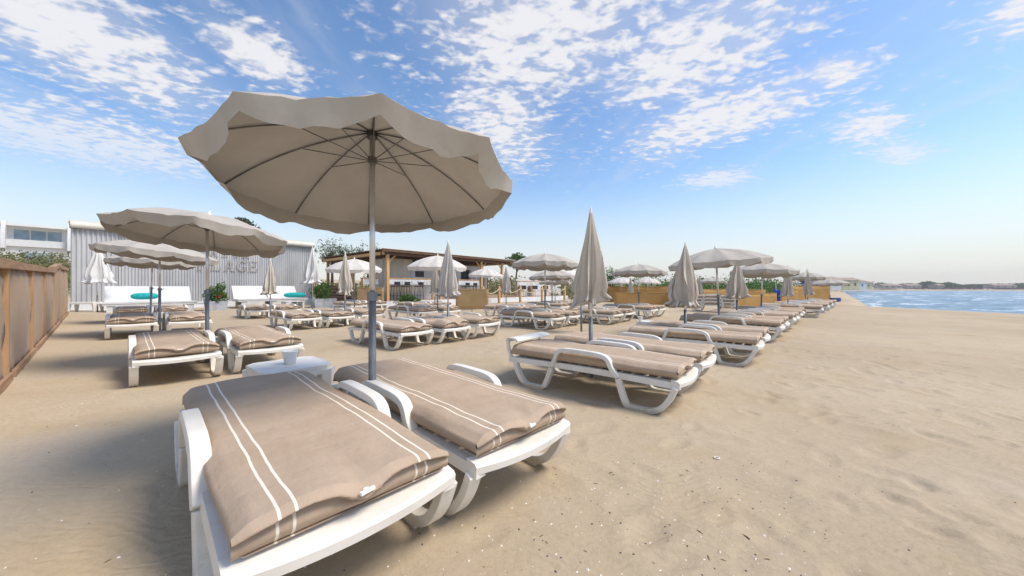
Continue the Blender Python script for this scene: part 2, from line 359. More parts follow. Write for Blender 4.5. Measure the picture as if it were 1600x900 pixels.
# ---------------------------------------------------------------- mesh helpers
class MB:
    def __init__(s): s.v = []; s.f = []
    def add(s, vs, fs):
        o = len(s.v); s.v += [tuple(p) for p in vs]; s.f += [tuple(i + o for i in f) for f in fs]
    def box(s, c, size, rz=0.0, tilt=None):
        x, y, z = (q / 2 for q in size)
        m = Matrix.Rotation(rz, 3, 'Z')
        if tilt is not None: m = m @ tilt
        cv = Vector(c)
        vs = [cv + m @ Vector((sx * x, sy * y, sz * z)) for sz in (-1, 1) for sy in (-1, 1) for sx in (-1, 1)]
        s.add(vs, [(0, 2, 3, 1), (4, 5, 7, 6), (0, 1, 5, 4), (2, 6, 7, 3), (0, 4, 6, 2), (1, 3, 7, 5)])
        return s
    def tube(s, pts, r, seg=8, cap=True):
        pts = [Vector(p) for p in pts]; n = len(pts)
        rs = r if isinstance(r, (list, tuple)) else [r] * n
        rings = []; up = Vector((0, 0, 1))
        for i, p in enumerate(pts):
            t = (pts[min(i + 1, n - 1)] - pts[max(i - 1, 0)]).normalized()
            a = t.cross(up)
            if a.length < 1e-3: a = t.cross(Vector((1, 0, 0)))
            a.normalize(); b = t.cross(a).normalized()
            rings.append([p + a * (rs[i] * math.cos(2 * math.pi * k / seg)) + b * (rs[i] * math.sin(2 * math.pi * k / seg)) for k in range(seg)])
        vs = [q for rg in rings for q in rg]; fs = []
        for i in range(n - 1):
            for k in range(seg):
                a = i * seg + k; b = i * seg + (k + 1) % seg
                fs.append((a, b, b + seg, a + seg))
        if cap:
            fs.append(tuple(range(seg))[::-1]); fs.append(tuple((n - 1) * seg + k for k in range(seg)))
        s.add(vs, fs); return s
    def lathe(s, prof, c=(0, 0, 0), seg=20):
        vs = []; fs = []
        for r, z in prof:
            for k in range(seg):
                a = 2 * math.pi * k / seg
                vs.append((c[0] + r * math.cos(a), c[1] + r * math.sin(a), c[2] + z))
        for i in range(len(prof) - 1):
            for k in range(seg):
                a = i * seg + k; b = i * seg + (k + 1) % seg
                fs.append((a, b, b + seg, a + seg))
        s.add(vs, fs); return s
    def strip(s, path, th, y0, y1, capped=True):
        """a moulded band: (x,z) centre path with thickness th, spanning y0..y1"""
        n = len(path); P_ = [Vector((p[0], 0, p[1])) for p in path]
        ths = th if isinstance(th, (list, tuple)) else [th] * n
        vs = []
        for i in range(n):
            t = (P_[min(i + 1, n - 1)] - P_[max(i - 1, 0)]).normalized()
            nn = Vector((-t.z, 0, t.x))
            a = P_[i] + nn * ths[i] / 2; b = P_[i] - nn * ths[i] / 2
            ins = 0.006
            vs += [(a.x, y0 + ins, a.z), (a.x, y1 - ins, a.z), (b.x, y1, b.z), (b.x, y0, b.z)]
        fs = []
        for i in range(n - 1):
            o = 4 * i
            for k in range(4):
                fs.append((o + k, o + (k + 1) % 4, o + 4 + (k + 1) % 4, o + 4 + k))
        if capped:
            fs.append((3, 2, 1, 0)); o = 4 * (n - 1); fs.append((o, o + 1, o + 2, o + 3))
        s.add(vs, fs); return s
    def mesh(s, name, m, smooth=False, bevel=0.0):
        me = bpy.data.meshes.new(name)
        me.from_pydata(s.v, [], s.f); me.update()
        if m is not None: me.materials.append(m)
        if smooth:
            me.shade_smooth() if hasattr(me, 'shade_smooth') else None
        if bevel:
            import bmesh
            bm = bmesh.new(); bm.from_mesh(me)
            bmesh.ops.bevel(bm, geom=[e for e in bm.edges if len(e.link_faces) == 2 and e.calc_face_angle(0) > 0.6], offset=bevel, segments=2, affect='EDGES', profile=0.6)
            bm.to_mesh(me); bm.free()
        return me
    def build(s, name, m, parent=None, smooth=False, bevel=0.0):
        o = bpy.data.objects.new(name, s.mesh(name, m, smooth, bevel))
        col.objects.link(o)
        if parent is not None: o.parent = parent
        return o

def crom(pts, n=6, closed=False):
    out = []; P_ = [Vector(p) for p in pts]; N = len(P_)
    for i in range(N - 1):
        p0 = P_[max(i - 1, 0)]; p1 = P_[i]; p2 = P_[i + 1]; p3 = P_[min(i + 2, N - 1)]
        for k in range(n):
            t = k / n
            out.append(0.5 * ((2 * p1) + (p2 - p0) * t + (2 * p0 - 5 * p1 + 4 * p2 - p3) * t * t + (3 * p1 - p0 - 3 * p2 + p3) * t ** 3))
    out.append(P_[-1]); return out

def thing(name, label, cat, loc=(0, 0, 0), rz=0.0, group=None):
    o = bpy.data.objects.new(name, None); col.objects.link(o)
    o.empty_display_size = 0.1
    o.location = loc; o.rotation_euler = (0, 0, rz)
    o['label'] = label; o['category'] = cat
    if group: o['group'] = group
    return o
def tag(o, label, cat, group=None):
    o['label'] = label; o['category'] = cat
    if group: o['group'] = group
    return o
def kids(o): return [c for c in col.objects if c.parent == o]
def tree_of(o): return (o, [tree_of(c) for c in kids(o)])
def copy_tree(t, parent=None):
    o, ch = t
    c = o.copy(); col.objects.link(c); c.parent = parent
    for x in ch: copy_tree(x, c)
    return c
def structure(o): o['kind'] = 'structure'; return o
def stuff(o): o['kind'] = 'stuff'; return o

# smooth value noise for real displacement
_rng = np.random.RandomState(11)
_lat = _rng.rand(256, 256)
def vnoise(x, y):
    x = np.asarray(x, float); y = np.asarray(y, float)
    xi = np.floor(x).astype(int); yi = np.floor(y).astype(int)
    fx = x - xi; fy = y - yi
    fx = fx * fx * (3 - 2 * fx); fy = fy * fy * (3 - 2 * fy)
    a = _lat[xi % 256, yi % 256]; b = _lat[(xi + 1) % 256, yi % 256]
    c = _lat[xi % 256, (yi + 1) % 256]; e = _lat[(xi + 1) % 256, (yi + 1) % 256]
    return (a * (1 - fx) + b * fx) * (1 - fy) + (c * (1 - fx) + e * fx) * fy
def sstep(a, b, x):
    t = np.clip((x - a) / (b - a), 0, 1); return t * t * (3 - 2 * t)

F0 = np.array([-5.43, 3.70]); FD = np.array([-0.77, 0.638])      # fence line
H0 = np.array([-20.5, 16.2]); HD = np.array([0.652, 0.758])      # line of the shed front
dents = []
rg = random.Random(5)
for i in range(900):
    yy = rg.uniform(1.0, 15); xx = yy * rg.uniform(-0.1, 1.5) + rg.uniform(-0.5, 2.0)
    dents.append((xx, yy, rg.choice((rg.uniform(0.03, 0.06), rg.uniform(0.05, 0.11))), rg.uniform(0.004, 0.014), rg.uniform(0, 3.14)))
def ground_h(x, y):
    x = np.asarray(x, float); y = np.asarray(y, float)
    h = (vnoise(x * 0.35 + 9, y * 0.35) - 0.5) * 0.07 + (vnoise(x * 1.3, y * 1.3 + 40) - 0.5) * 0.030 + (vnoise(x * 4.5 + 7, y * 4.5) - 0.5) * 0.010
    def dent_at(X_, Y_, a, b, r, dp, an):
        ca, sa = np.cos(an), np.sin(an)
        u = (X_ - a) * ca + (Y_ - b) * sa; v = -(X_ - a) * sa + (Y_ - b) * ca
        q = (u / (r * 1.8)) ** 2 + (v / r) ** 2
        return -dp * np.exp(-q ** 1.6) + 0.40 * dp * np.exp(-(np.sqrt(q) - 1.35) ** 2 * 7)
    if x.size < 50:
        D = np.array(dents)
        h = h + dent_at(x[..., None], y[..., None], D[:, 0], D[:, 1], D[:, 2], D[:, 3], D[:, 4]).sum(-1)
    else:
        for (a, b, r, dp, an) in dents:
            mk_ = (np.abs(x - a) < r * 6) & (np.abs(y - b) < r * 6)
            if mk_.any(): h[mk_] += dent_at(x[mk_], y[mk_], a, b, r, dp, an)
    # shallow drift by the first fence bays
    df = (x - F0[0]) * 0.638 + (y - F0[1]) * 0.77
    h = h + 0.10 * np.exp(-np.clip(df, 0, 50) / 0.8) * (df > -0.5)
    # inland dune
    dn = sstep(2.0, 26.0, -df) * 4.2
    ds = (x - H0[0]) * -0.758 + (y - H0[1]) * 0.652
    dn = np.maximum(dn, sstep(6.0, 30.0, ds) * (2.6 + 0.8 * (vnoise(x * 0.08, y * 0.08 + 5) - 0.5)))
    # dune only inland of the beach strip
    h = h + dn
    # shore: the bay's edge
    xs = np.where(y < 22, 21.2 + 0.02 * (22 - y), 0.935 * y + 0.63)
    dd = x - xs
    dd = np.where(y > 255, -5, dd)
    h = h * (1 - sstep(-3, 2, dd)) - 2.2 * sstep(0.2, 5, dd)
    return h

def axis_pts(segs):
    out = []
    for a, b, n in segs:
        out += list(np.linspace(a, b, n, endpoint=False))
    out.append(segs[-1][1]); return np.array(out)
gx = axis_pts([(-900, -120, 10), (-120, -30, 30), (-30, -6, 50), (-6, 7, 520), (7, 19, 170), (19, 36, 90), (36, 300, 60), (300, 1200, 12)])
gy = axis_pts([(-300, -8, 12), (-8, 0.4, 20), (0.4, 7, 340), (7, 20, 190), (20, 60, 60), (60, 270, 50), (270, 1600, 14)])
XX, YY = np.meshgrid(gx, gy, indexing='ij')
ZZ = ground_h(XX, YY)
me = bpy.data.meshes.new('beach_sand')
nx, ny = len(gx), len(gy)
vs = np.stack([XX.ravel(), YY.ravel(), ZZ.ravel()], 1)
idx = np.arange(nx * ny).reshape(nx, ny)
q = np.stack([idx[:-1, :-1].ravel(), idx[1:, :-1].ravel(), idx[1:, 1:].ravel(), idx[:-1, 1:].ravel()], 1)
me.vertices.add(len(vs)); me.vertices.foreach_set('co', vs.ravel())
me.loops.add(q.size); me.loops.foreach_set('vertex_index', q.ravel())
me.polygons.add(len(q)); me.polygons.foreach_set('loop_start', np.arange(0, q.size, 4))
me.update(calc_edges=True); me.shade_smooth()
me.materials.append(M['sand'])
sand = bpy.data.objects.new('beach_sand', me); col.objects.link(sand); structure(sand)
def gz(x, y): return float(ground_h(np.array([x]), np.array([y]))[0])

# sea
mb = MB()
xs_ = axis_pts([(20, 60, 140), (60, 320, 130), (320, 1500, 30)]); ys_ = axis_pts([(-120, 5, 20), (5, 60, 130), (60, 300, 120)])
X2, Y2 = np.meshgrid(xs_, ys_, indexing='ij')
amp = 0.24
Z2 = -0.95 + amp * (vnoise(X2 * 0.30 - Y2 * 0.15, Y2 * 0.75 + X2 * 0.1) - 0.5) * 2 + 0.07 * (vnoise(X2 * 0.9, Y2 * 1.6 + 9) - 0.5)
idx = np.arange(X2.size).reshape(X2.shape)
q = np.stack([idx[:-1, :-1].ravel(), idx[1:, :-1].ravel(), idx[1:, 1:].ravel(), idx[:-1, 1:].ravel()], 1)
me = bpy.data.meshes.new('sea'); me.from_pydata(np.stack([X2.ravel(), Y2.ravel(), Z2.ravel()], 1).tolist(), [], q.tolist()); me.shade_smooth()
me.materials.append(M['water'])
structure(bpy.data.objects.new('sea', me)); col.objects.link(bpy.data.objects['sea'])

# ---------------------------------------------------------------- foliage helper
def leaves(mb, c, r, n, size, rnd, shell=0.55, flat=1.0):
    cx, cy, cz = c; rx, ry, rz_ = r
    for _ in range(n):
        while True:
            v = Vector((rnd.uniform(-1, 1), rnd.uniform(-1, 1), rnd.uniform(-1, 1)))
            if 0.05 < v.length < 1: break
        v = v.normalized() * (v.length ** shell)
        p = Vector((cx + v.x * rx, cy + v.y * ry, cz + v.z * rz_))
        a = Vector((rnd.gauss(0, 1), rnd.gauss(0, 1), rnd.gauss(0, 1) * flat)).normalized()
        b = a.cross(Vector((rnd.gauss(0, 1), rnd.gauss(0, 1), rnd.gauss(0, 1)))).normalized()
        s1 = size * rnd.uniform(0.6, 1.3); s2 = s1 * 0.42
        mb.add([p - a * s1, p + b * s2, p + a * s1, p - b * s2], [(0, 1, 2, 3)])
def clumps(mb, c, r, k, per, size, rnd, cs=0.35):
    for _ in range(k):
        v = Vector((rnd.gauss(0, 1), rnd.gauss(0, 1), rnd.gauss(0, 1))).normalized() * rnd.uniform(0.35, 0.95)
        q = (c[0] + v.x * r[0], c[1] + v.y * r[1], c[2] + v.z * r[2])
        s_ = cs * rnd.uniform(0.6, 1.3)
        leaves(mb, q, (r[0] * s_, r[1] * s_, r[2] * s_ * 0.8), per, size, rnd)

# ---------------------------------------------------------------- sun lounger
def band_path(keys, n=5): return [(p.x, p.z) for p in crom([(a, 0, b) for a, b in keys], n)]
FRONT_LEG = band_path([(0.388, 0.275), (0.425, 0.15), (0.465, 0.052), (0.52, 0.03), (0.60, 0.028), (0.69, 0.032), (0.775, 0.075), (0.845, 0.165), (0.895, 0.275)])
REAR_LEG = band_path([(-0.355, 0.275), (-0.405, 0.15), (-0.455, 0.052), (-0.51, 0.03), (-0.60, 0.028), (-0.69, 0.032), (-0.765, 0.08), (-0.82, 0.17), (-0.86, 0.275)])
ARM = band_path([(-0.355, 0.285), (-0.318, 0.36), (-0.283, 0.435), (-0.225, 0.475), (-0.12, 0.482), (0.05, 0.480), (0.20, 0.472), (0.282, 0.44), (0.325, 0.36), (0.388, 0.285)])

def mattress_mesh(seed, hump=0.0, nx=64, ny=26, hi=0):
    rnd = random.Random(seed)
    ox, oy = rnd.uniform(0, 90), rnd.uniform(0, 90)
    x0, x1 = -0.945, 0.905; hw = 0.333
    def nz(x, y, s): return float(vnoise(np.array([x * s + ox]), np.array([y * s + oy]))[0]) - 0.5
    def top(x, y):
        e = abs(y) / hw
        t = 0.462 - 0.012 * (x + 1) + 0.016 * (1 - e ** 2)
        t += nz(x, y, 3.2) * 0.020 + nz(x, y, 9) * 0.006
        # creases pulled toward the toggle at the foot
        dx = max(0.0, x1 - x); r_ = math.hypot(dx, y)
        t -= 0.022 * math.exp(-(y / 0.055) ** 2) * math.exp(-dx / 0.10)
        t += 0.010 * math.exp(-((abs(y) - 0.17) / 0.09) ** 2) * math.exp(-dx / 0.09)
        t += math.sin(math.atan2(y, dx + 0.05) * 9 + ox) * 0.005 * math.exp(-r_ / 0.22)
        t += hump * math.exp(-((x - 0.70) / 0.16) ** 2) * (1 - e ** 3)
        return t
    mb = MB(); grid = []
    for i in range(nx + 1):
        u = i / nx; x = x0 + (x1 - x0) * u
        zb = 0.345
        wob = 1 + nz(x, 3, 2.5) * 0.035
        endr = min(1.0, math.sqrt(max(0.0, 1 - (1 - min(1, (x - x0) / 0.07)) ** 2)) + 0.12)
        row = []
        prof = []
        # top across
        for j in range(ny + 1):
            y = -hw + 2 * hw * j / ny
            e = abs(y) / hw
            rr = 1 - max(0, (e - 0.88) / 0.12) ** 2 * 0.28
            z = zb + (top(x, y) - zb) * rr * endr
            prof.append((x, y * wob, z))
        # sides down and bottom
        for k, fr in enumerate((0.62, 0.32, 0.06)):
            z = zb + (top(x, hw) - zb) * fr * endr
            prof.append((x, hw * wob * (1.03 if k < 2 else 0.97), z))
        prof.append((x, hw * 0.93, zb)); prof.append((x, -hw * 0.93, zb))
        for k, fr in enumerate((0.06, 0.32, 0.62)):
            z = zb + (top(x, hw) - zb) * fr * endr
            prof.append((x, -hw * wob * (1.03 if k > 0 else 0.97), z))
        grid.append(prof)
    m = len(grid[0])
    vs = [p for g in grid for p in g]
    fs = []
    for i in range(nx):
        for j in range(m):
            a = i * m + j; b = i * m + (j + 1) % m
            fs.append((a, a + m, b + m, b))
    fs.append(tuple(range(m)))
    # foot end: lip of the cover curling over a recessed end panel, pulled down at the toggle
    nv = 22; base = len(vs); cols = list(range(ny + 1))
    for jj in cols:
        X_, Y_, zt = grid[nx][jj]
        e = abs(Y_) / hw
        if jj == 0 or jj == ny: Y_ *= 1.03
        vl = 0.20 + 0.36 * math.exp(-(Y_ / 0.075) ** 2) + 0.10 * max(0, e - 0.75) / 0.25 + nz(Y_ * 2, 5, 4) * 0.05
        for v in range(nv + 1):
            f = v / nv
            z = zt + (zb + 0.002 - zt) * f
            if f < vl: off = 0.026 * math.sin(min(1, f / vl) * math.pi * 0.5) ** 0.6
            else:
                g_ = (f - vl) / (1 - vl)
                off = 0.026 - 0.052 * min(1, g_ / 0.10) + 0.020 * math.sin(math.pi * min(1, max(0, g_ - 0.08))) + 0.010 * g_
            corner = 1 - 0.8 * max(0, (e - 0.86) / 0.14) ** 2
            vs.append((X_ + off * corner + 0.014 * math.sin(math.pi * f) * corner, Y_, z))
    for a_ in range(len(cols) - 1):
        for v in range(nv):
            p = base + a_ * (nv + 1) + v
            fs.append((p, p + 1, p + nv + 2, p + nv + 1))
    mb.v = vs; mb.f = fs
    me = mb.mesh('mattress', M['mattress'], smooth=True)
    return me
MATT = [mattress_mesh(s) for s in (1, 2, 3, 4)]
MATT_HUMP = mattress_mesh(9, hump=0.09)

def build_lounger():
    t = thing('sun_lounger', 'x', 'sun lounger')
    f = MB()
    for sy in (-1, 1):
        f.strip([(x, 0.295 + 0.012 * math.cos((x) * 2.2)) for x in np.linspace(-0.955, 0.93, 24)], 0.055, min(sy * 0.305, sy * 0.362), max(sy * 0.305, sy * 0.362))
    for i in range(15):
        x = -0.86 + i * 0.118
        f.box((x, 0, 0.312), (0.085, 0.598, 0.018))
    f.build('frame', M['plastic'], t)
    # foot ledge: slightly curved wide lip
    n = 14; g = MB(); vs = []; fs = []
    for j in range(n + 1):
        y = -0.36 + 0.72 * j / n
        e = y / 0.36
        xo = 0.972 - 0.040 * e * e; dz = -0.012 * (1 - e * e)
        vs += [(0.86, y, 0.338 + dz), (xo - 0.012, y, 0.328 + dz), (xo, y, 0.315 + dz), (xo - 0.004, y, 0.282 + dz), (xo - 0.03, y, 0.277 + dz), (0.86, y, 0.292 + dz)]
    for j in range(n):
        for k in range(6):
            a = 6 * j + k; b = 6 * j + (k + 1) % 6
            fs.append((a, a + 6, b + 6, b))
    fs.append(tuple(range(6))); fs.append(tuple(6 * n + k for k in range(6))[::-1])
    g.add(vs, fs); g.build('foot_ledge', M['plastic'], t)
    for sy in (-1, 1):
        y0, y1 = sorted((sy * 0.312, sy * 0.384))
        for nm, path in (('leg', FRONT_LEG), ('leg', REAR_LEG)):
            b = MB(); b.strip(path, 0.048, y0, y1)
            xc = (path[20][0])
            b.box((xc, (y0 + y1) / 2, 0.004), (0.17, y1 - y0 - 0.006, 0.05))
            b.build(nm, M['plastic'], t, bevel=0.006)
        b = MB(); b.strip(ARM, 0.042, sy * 0.352 - 0.036, sy * 0.352 + 0.036)
        b.build('armrest', M['plastic'], t, bevel=0.007)
    mo = bpy.data.objects.new('mattress', MATT[0]); col.objects.link(mo); mo.parent = t
    tg = MB()
    tg.lathe([(0.0, 0.012), (0.010, 0.012), (0.013, 0.006), (0.010, 0.0), (0.0, 0.0)], (0.940, 0, 0.405), 10)
    tg.box((0.948, 0, 0.412), (0.012, 0.050, 0.010), 0.2)
    tg.build('toggle', M['toggle'], mo)
    return t
L_PROTO = build_lounger(); L_TREE = tree_of(L_PROTO)
def headrest(t):
    h = MB()
    for sy in (-1, 1):
        h.strip(band_path([(-0.93, 0.30), (-0.965, 0.38), (-0.985, 0.46), (-0.975, 0.515)]), 0.035, sy * 0.335 - 0.018, sy * 0.335 + 0.018)
    h.strip(band_path([(-1.00, 0.49), (-0.985, 0.525), (-0.93, 0.532), (-0.86, 0.525), (-0.84, 0.50)]), 0.022, -0.35, 0.35)
    h.build('headrest', M['plastic'], t, bevel=0.004)
lc = [0]
def lounger(x, y, deg, label, group='sun loungers set out in rows on the sand', hump=False, head=False, z=None, nomat=False):
    t = L_PROTO if lc[0] == 0 else copy_tree(L_TREE)
    lc[0] += 1
    t.location = (x, y, (gz(x, y) - 0.012) if z is None else z); t.scale = (1, 1, 1)
    t.rotation_euler = (0, 0, R(deg))
    t['label'] = label; t['group'] = group
    for c in kids(t) if lc[0] < 12 else [c for c in col.objects[-14:] if c.parent == t]:
        if c.name.startswith('mattress'):
            c.data = MATT_HUMP if hump else MATT[lc[0] % 4]
    if head: headrest(t)
    return t
LG = 'sun loungers set out in rows on the sand'
lounger(-1.170, 1.83, -43.8, 'nearest sun lounger, its broad taupe striped mattress lying under the big open parasol')
L_PROTO.scale = (1, 1.05, 1)
lounger(-0.569, 2.47, -44.6, 'taupe striped sun lounger right of the big open parasol pole, beside the nearest lounger')
lounger(-4.38, 4.50, -42.1, 'sun lounger left of the second open parasol pole, on the fence side')
lounger(-3.83, 5.20, -42.1, 'sun lounger right of the second open parasol pole, behind the white side table')
lounger(0.93, 3.83, -39, 'sun lounger with raised white headrest before the tallest closed parasol', head=True)
lounger(1.50, 4.50, -40, 'sun lounger behind the tallest closed parasol, beside the one with raised headrest')
lounger(2.95, 5.73, -40, 'sun lounger on the near side of the second closed parasol on the seaward row')
lounger(3.53, 6.39, -40, 'sun lounger on the far side of the second closed parasol on the seaward row')
lounger(-2.46, 6.99, -38, 'left of the three joined loungers seen right of the big parasol pole')
lounger(-1.82, 7.62, -38, 'middle lounger of three on the mid beach, its mattress humped up at the foot', hump=True)
lounger(-1.22, 8.35, -38, 'right lounger of the three side by side on the mid beach')
lounger(-8.55, 7.85, -42, 'lounger left of the third parasol pole along the tan fence')
lounger(-7.96, 8.52, -42, 'lounger right of the third parasol pole along the tan fence')
lounger(-12.0, 11.0, -42, 'last row lounger nearest the tan fence, in front of the left white daybed')
lounger(-11.4, 11.66, -42, 'last row lounger in front of the teal bolster, right of the rearmost fence side pole')
lounger(-6.05, 9.72, -41, 'lounger left of three below the slim closed parasol beside the bushy planters')
lounger(-5.46, 10.40, -41, 'middle lounger of three below the slim closed parasol beside the bushy planters')
lounger(-4.85, 11.10, -41, 'right lounger of three, half hidden by the big parasol pole')
lounger(-9.60, 13.0, -41, 'left lounger of the pair in front of the right white daybed')
lounger(-9.00, 13.7, -41, 'right lounger of the pair in front of the right white daybed')
lounger(0.56, 10.0, -42, 'lounger left of the mid beach open parasol pole, head slightly raised', head=True)
lounger(1.16, 10.68, -42, 'lounger right of the pole of the open parasol in mid beach')
lounger(2.60, 11.4, -41, 'lounger seen just left of the tallest closed parasol pole, behind the mid beach pair')
lounger(3.20, 12.1, -41, 'lounger seen just right of the tallest closed parasol pole, mid beach')
lounger(4.45, 13.2, -41, 'lounger left of the open parasol standing before the ochre windbreak')
lounger(5.05, 13.9, -41, 'lounger right of the open parasol standing before the ochre windbreak')
lounger(-3.35, 11.7, -41, 'lounger below the slim closed parasol, in front of the bar stools')
lounger(-2.72, 12.4, -41, 'lounger in front of the straw coloured screen by the bar')
lounger(-4.30, 15.6, -41, 'rear lounger in front of the green bush beside the bar deck')
lounger(-3.68, 16.3, -41, 'rear lounger between the bar deck bush and the straw screen')
lounger(-7.40, 15.9, -41, 'rear lounger beside the leafy planter at the end of the corrugated shed')
lounger(-6.75, 16.6, -41, 'rear lounger in front of the small straw screen at the pergola corner')
lounger(-0.15, 13.0, -41, 'lounger right of the straw screen, below the small closed parasol by the rope')
lounger(0.48, 13.7, -41, 'lounger behind the mid beach open parasol, facing the rope barrier')
lounger(1.60, 15.6, -41, 'lounger near the second rope post from the bar')
lounger(2.25, 16.3, -41, 'lounger near the third rope post from the bar')
lounger(2.90, 17.0, -41, 'lounger between the third and the last rope posts')
far_lab = ['fifth', 'sixth', 'seventh', 'eighth', 'ninth', 'tenth', 'eleventh', 'twelfth', 'thirteenth', 'fourteenth', 'fifteenth', 'sixteenth', 'seventeenth', 'eighteenth']
far_pos = [(4.80, 7.70), (5.42, 8.36), (6.50, 9.50), (7.12, 10.15), (8.43, 11.61), (9.05, 12.27), (10.7, 13.42), (11.3, 14.1),
           (12.85, 15.55), (13.45, 16.2), (15.0, 17.7), (15.6, 18.35), (17.2, 19.9), (17.8, 20.5)]
for (x, y), l in zip(far_pos, far_lab):
    lounger(x, y, -41.5 + random.uniform(-1, 1), 'sun lounger, %s along the seaward row from the tallest closed parasol' % l)
for k in range(3):
    lounger(9.2, 16.0, -35, ['bottom', 'middle', 'top'][k] + ' lounger of the small stack beside the large ochre windbreak', 'stacked sun loungers', z=gz(9.2, 16.0) + k * 0.15)

# ---------------------------------------------------------------- parasols
def canopy_mesh(Rr, apex, rim, seed, nseg=10, mname='canopy', m=None, val=0.125, flipside=None):
    rnd = random.Random(seed)
    sub = 10; nr = 16; n = nseg * sub
    vs = [(0, 0, apex)]; fs = []
    def rib(k): return 2 * math.pi * k / nseg
    def prof(t): return apex - (apex - rim) * (0.45 * t + 0.55 * t ** 2.6)
    sags = [rnd.uniform(0.6, 1.2) for _ in range(nseg)]
    for i in range(1, nr + 1):
        t = i / nr
        for a in range(n):
            k = a // sub; f = (a % sub) / sub
            an = 2 * math.pi * a / n
            half = math.pi / nseg
            chord = math.cos(half) / math.cos((f - 0.5) * 2 * half)
            cs = 1 - (1 - chord) * t * 1.35
            z = prof(t) - 0.030 * sags[k] * math.sin(math.pi * f) * (t * (1.15 - t)) * 3.2
            z += 0.006 * math.sin(an * 23 + seed) * t * t * math.sin(math.pi * f) + 0.004 * math.sin(an * 41 + i)* t * t
            vs.append((Rr * t * cs * math.cos(an), Rr * t * cs * math.sin(an), z))
    for a in range(n): fs.append((0, 1 + a, 1 + (a + 1) % n))
    for i in range(nr - 1):
        for a in range(n):
            p = 1 + i * n + a; q_ = 1 + i * n + (a + 1) % n
            fs.append((p, p + n, q_ + n, q_))
    mb = MB(); mb.v = vs; mb.f = fs
    can = mb.mesh('canopy', m, smooth=True)
    # valance
    rimv = vs[1 + (nr - 1) * n:]
    vv = []; ff = []; nv = 6
    ph = [rnd.uniform(-1, 1) for _ in range(nseg)]
    for j in range(nv + 1):
        s_ = j / nv
        for a, p in enumerate(rimv):
            k = a // sub; f = (a % sub) / sub
            an = math.atan2(p[1], p[0])
            L = val * (0.62 + 0.38 * math.sin(math.pi * f) ** 0.7) * (1 + 0.12 * ph[k])
            inward = 0.0
            if flipside is not None:
                inward = 0.035 + 0.03 * math.sin(an * 3 + 1)
            sw = math.sin(f * 2 * math.pi * (1.5 + ph[k]) + ph[k] * 3) * 0.009 * s_ + math.sin(f * 19 + k * 2) * 0.006 * s_ + ph[k] * 0.014 * s_ - 0.02 * math.sin(math.pi * f) * s_
            rr = math.hypot(p[0], p[1]) + sw - inward * s_
            vv.append((rr * math.cos(an), rr * math.sin(an), p[2] - L * s_ + 0.006 * math.sin(a * 1.3) * s_))
    for j in range(nv):
        for a in range(n):
            p = j * n + a; q_ = j * n + (a + 1) % n
            ff.append((p, p + n, q_ + n, q_))
    mb = MB(); mb.v = vv; mb.f = ff
    va = mb.mesh('valance', m, smooth=True)
    return can, va, prof

def tube_mesh(name, pts, r, m, seg=8):
    b = MB(); b.tube(pts, r, seg); return b.mesh(name, m, smooth=True)

def mk(name, me, parent):
    o = bpy.data.objects.new(name, me); col.objects.link(o); o.parent = parent; return o

def open_parts(t, mat_c, seed, detail=True, flip=None, Rr=1.0, apex=2.13, rim=1.78, tilt=(0, 0), rot0=0.0):
    """pole stands upright; head (canopy, ribs) may lean"""
    can, va, prof = canopy_mesh(Rr, apex, rim, seed, m=mat_c, flipside=flip)
    head = []
    c = mk('canopy', can, t); v = mk('valance', va, c)
    mk('pole', tube_mesh('pole', [(0, 0, 0.75), (0, 0, apex - 0.05)], 0.0185, M['alu'], 12), t)
    mk('lower_pole', tube_mesh('lower_pole', [(0, 0, -0.25), (0, 0, 1.02)], 0.0245, M['sleeve'], 12), t)
    b = MB(); b.tube([(0, 0, 1.0), (0, 0, 1.06)], 0.034, 12); b.tube([(0.02, 0, 1.03), (0.07, 0, 1.04)], 0.009, 6); b.tube([(0.064, -0.026, 1.04), (0.064, 0.026, 1.04)], 0.008, 6)
    b.build('clamp', M['sleeve'], t, smooth=False)
    b = MB(); b.lathe([(0.0, 0.075), (0.008, 0.06), (0.017, 0.035), (0.026, 0.012), (0.03, 0.0), (0.0, 0.0)], (0, 0, apex - 0.004), 12)
    head.append(b.build('finial', M['toggle'], t, smooth=True))
    head.append(c)
    if detail:
        b = MB(); b.tube([(0, 0, apex - 0.055), (0, 0, apex - 0.02)], 0.034, 12); head.append(b.build('hub', M['hub'], t))
        b = MB(); b.tube([(0, 0, apex - 0.235), (0, 0, apex - 0.195)], 0.028, 12); head.append(b.build('runner', M['rib'], t))
        ts = np.linspace(0.03, 0.985, 12)
        rme = tube_mesh('rib', [(Rr * q * 1.0, 0, prof(q) - 0.010 - 0.004) for q in ts], 0.0048, M['rib'], 6)
        sme = tube_mesh('strut', [(0.025, 0, apex - 0.215), (Rr * 0.47, 0, prof(0.47) - 0.022)], 0.0032, M['rib'], 5)
        for k in range(10):
            r_ = mk('rib', rme, t); r_.rotation_euler = (0, 0, 2 * math.pi * k / 10)
            mk('strut', sme, r_); head.append(r_)
    if tilt != (0, 0):
        T = Matrix.Translation((0, 0, apex - 0.2)) @ Matrix.Rotation(tilt[0], 4, 'X') @ Matrix.Rotation(tilt[1], 4, 'Y') @ Matrix.Translation((0, 0, -(apex - 0.2)))
        for h in head:
            h.matrix_basis = T @ h.matrix_basis
    return t

PG = 'open parasols over the loungers'
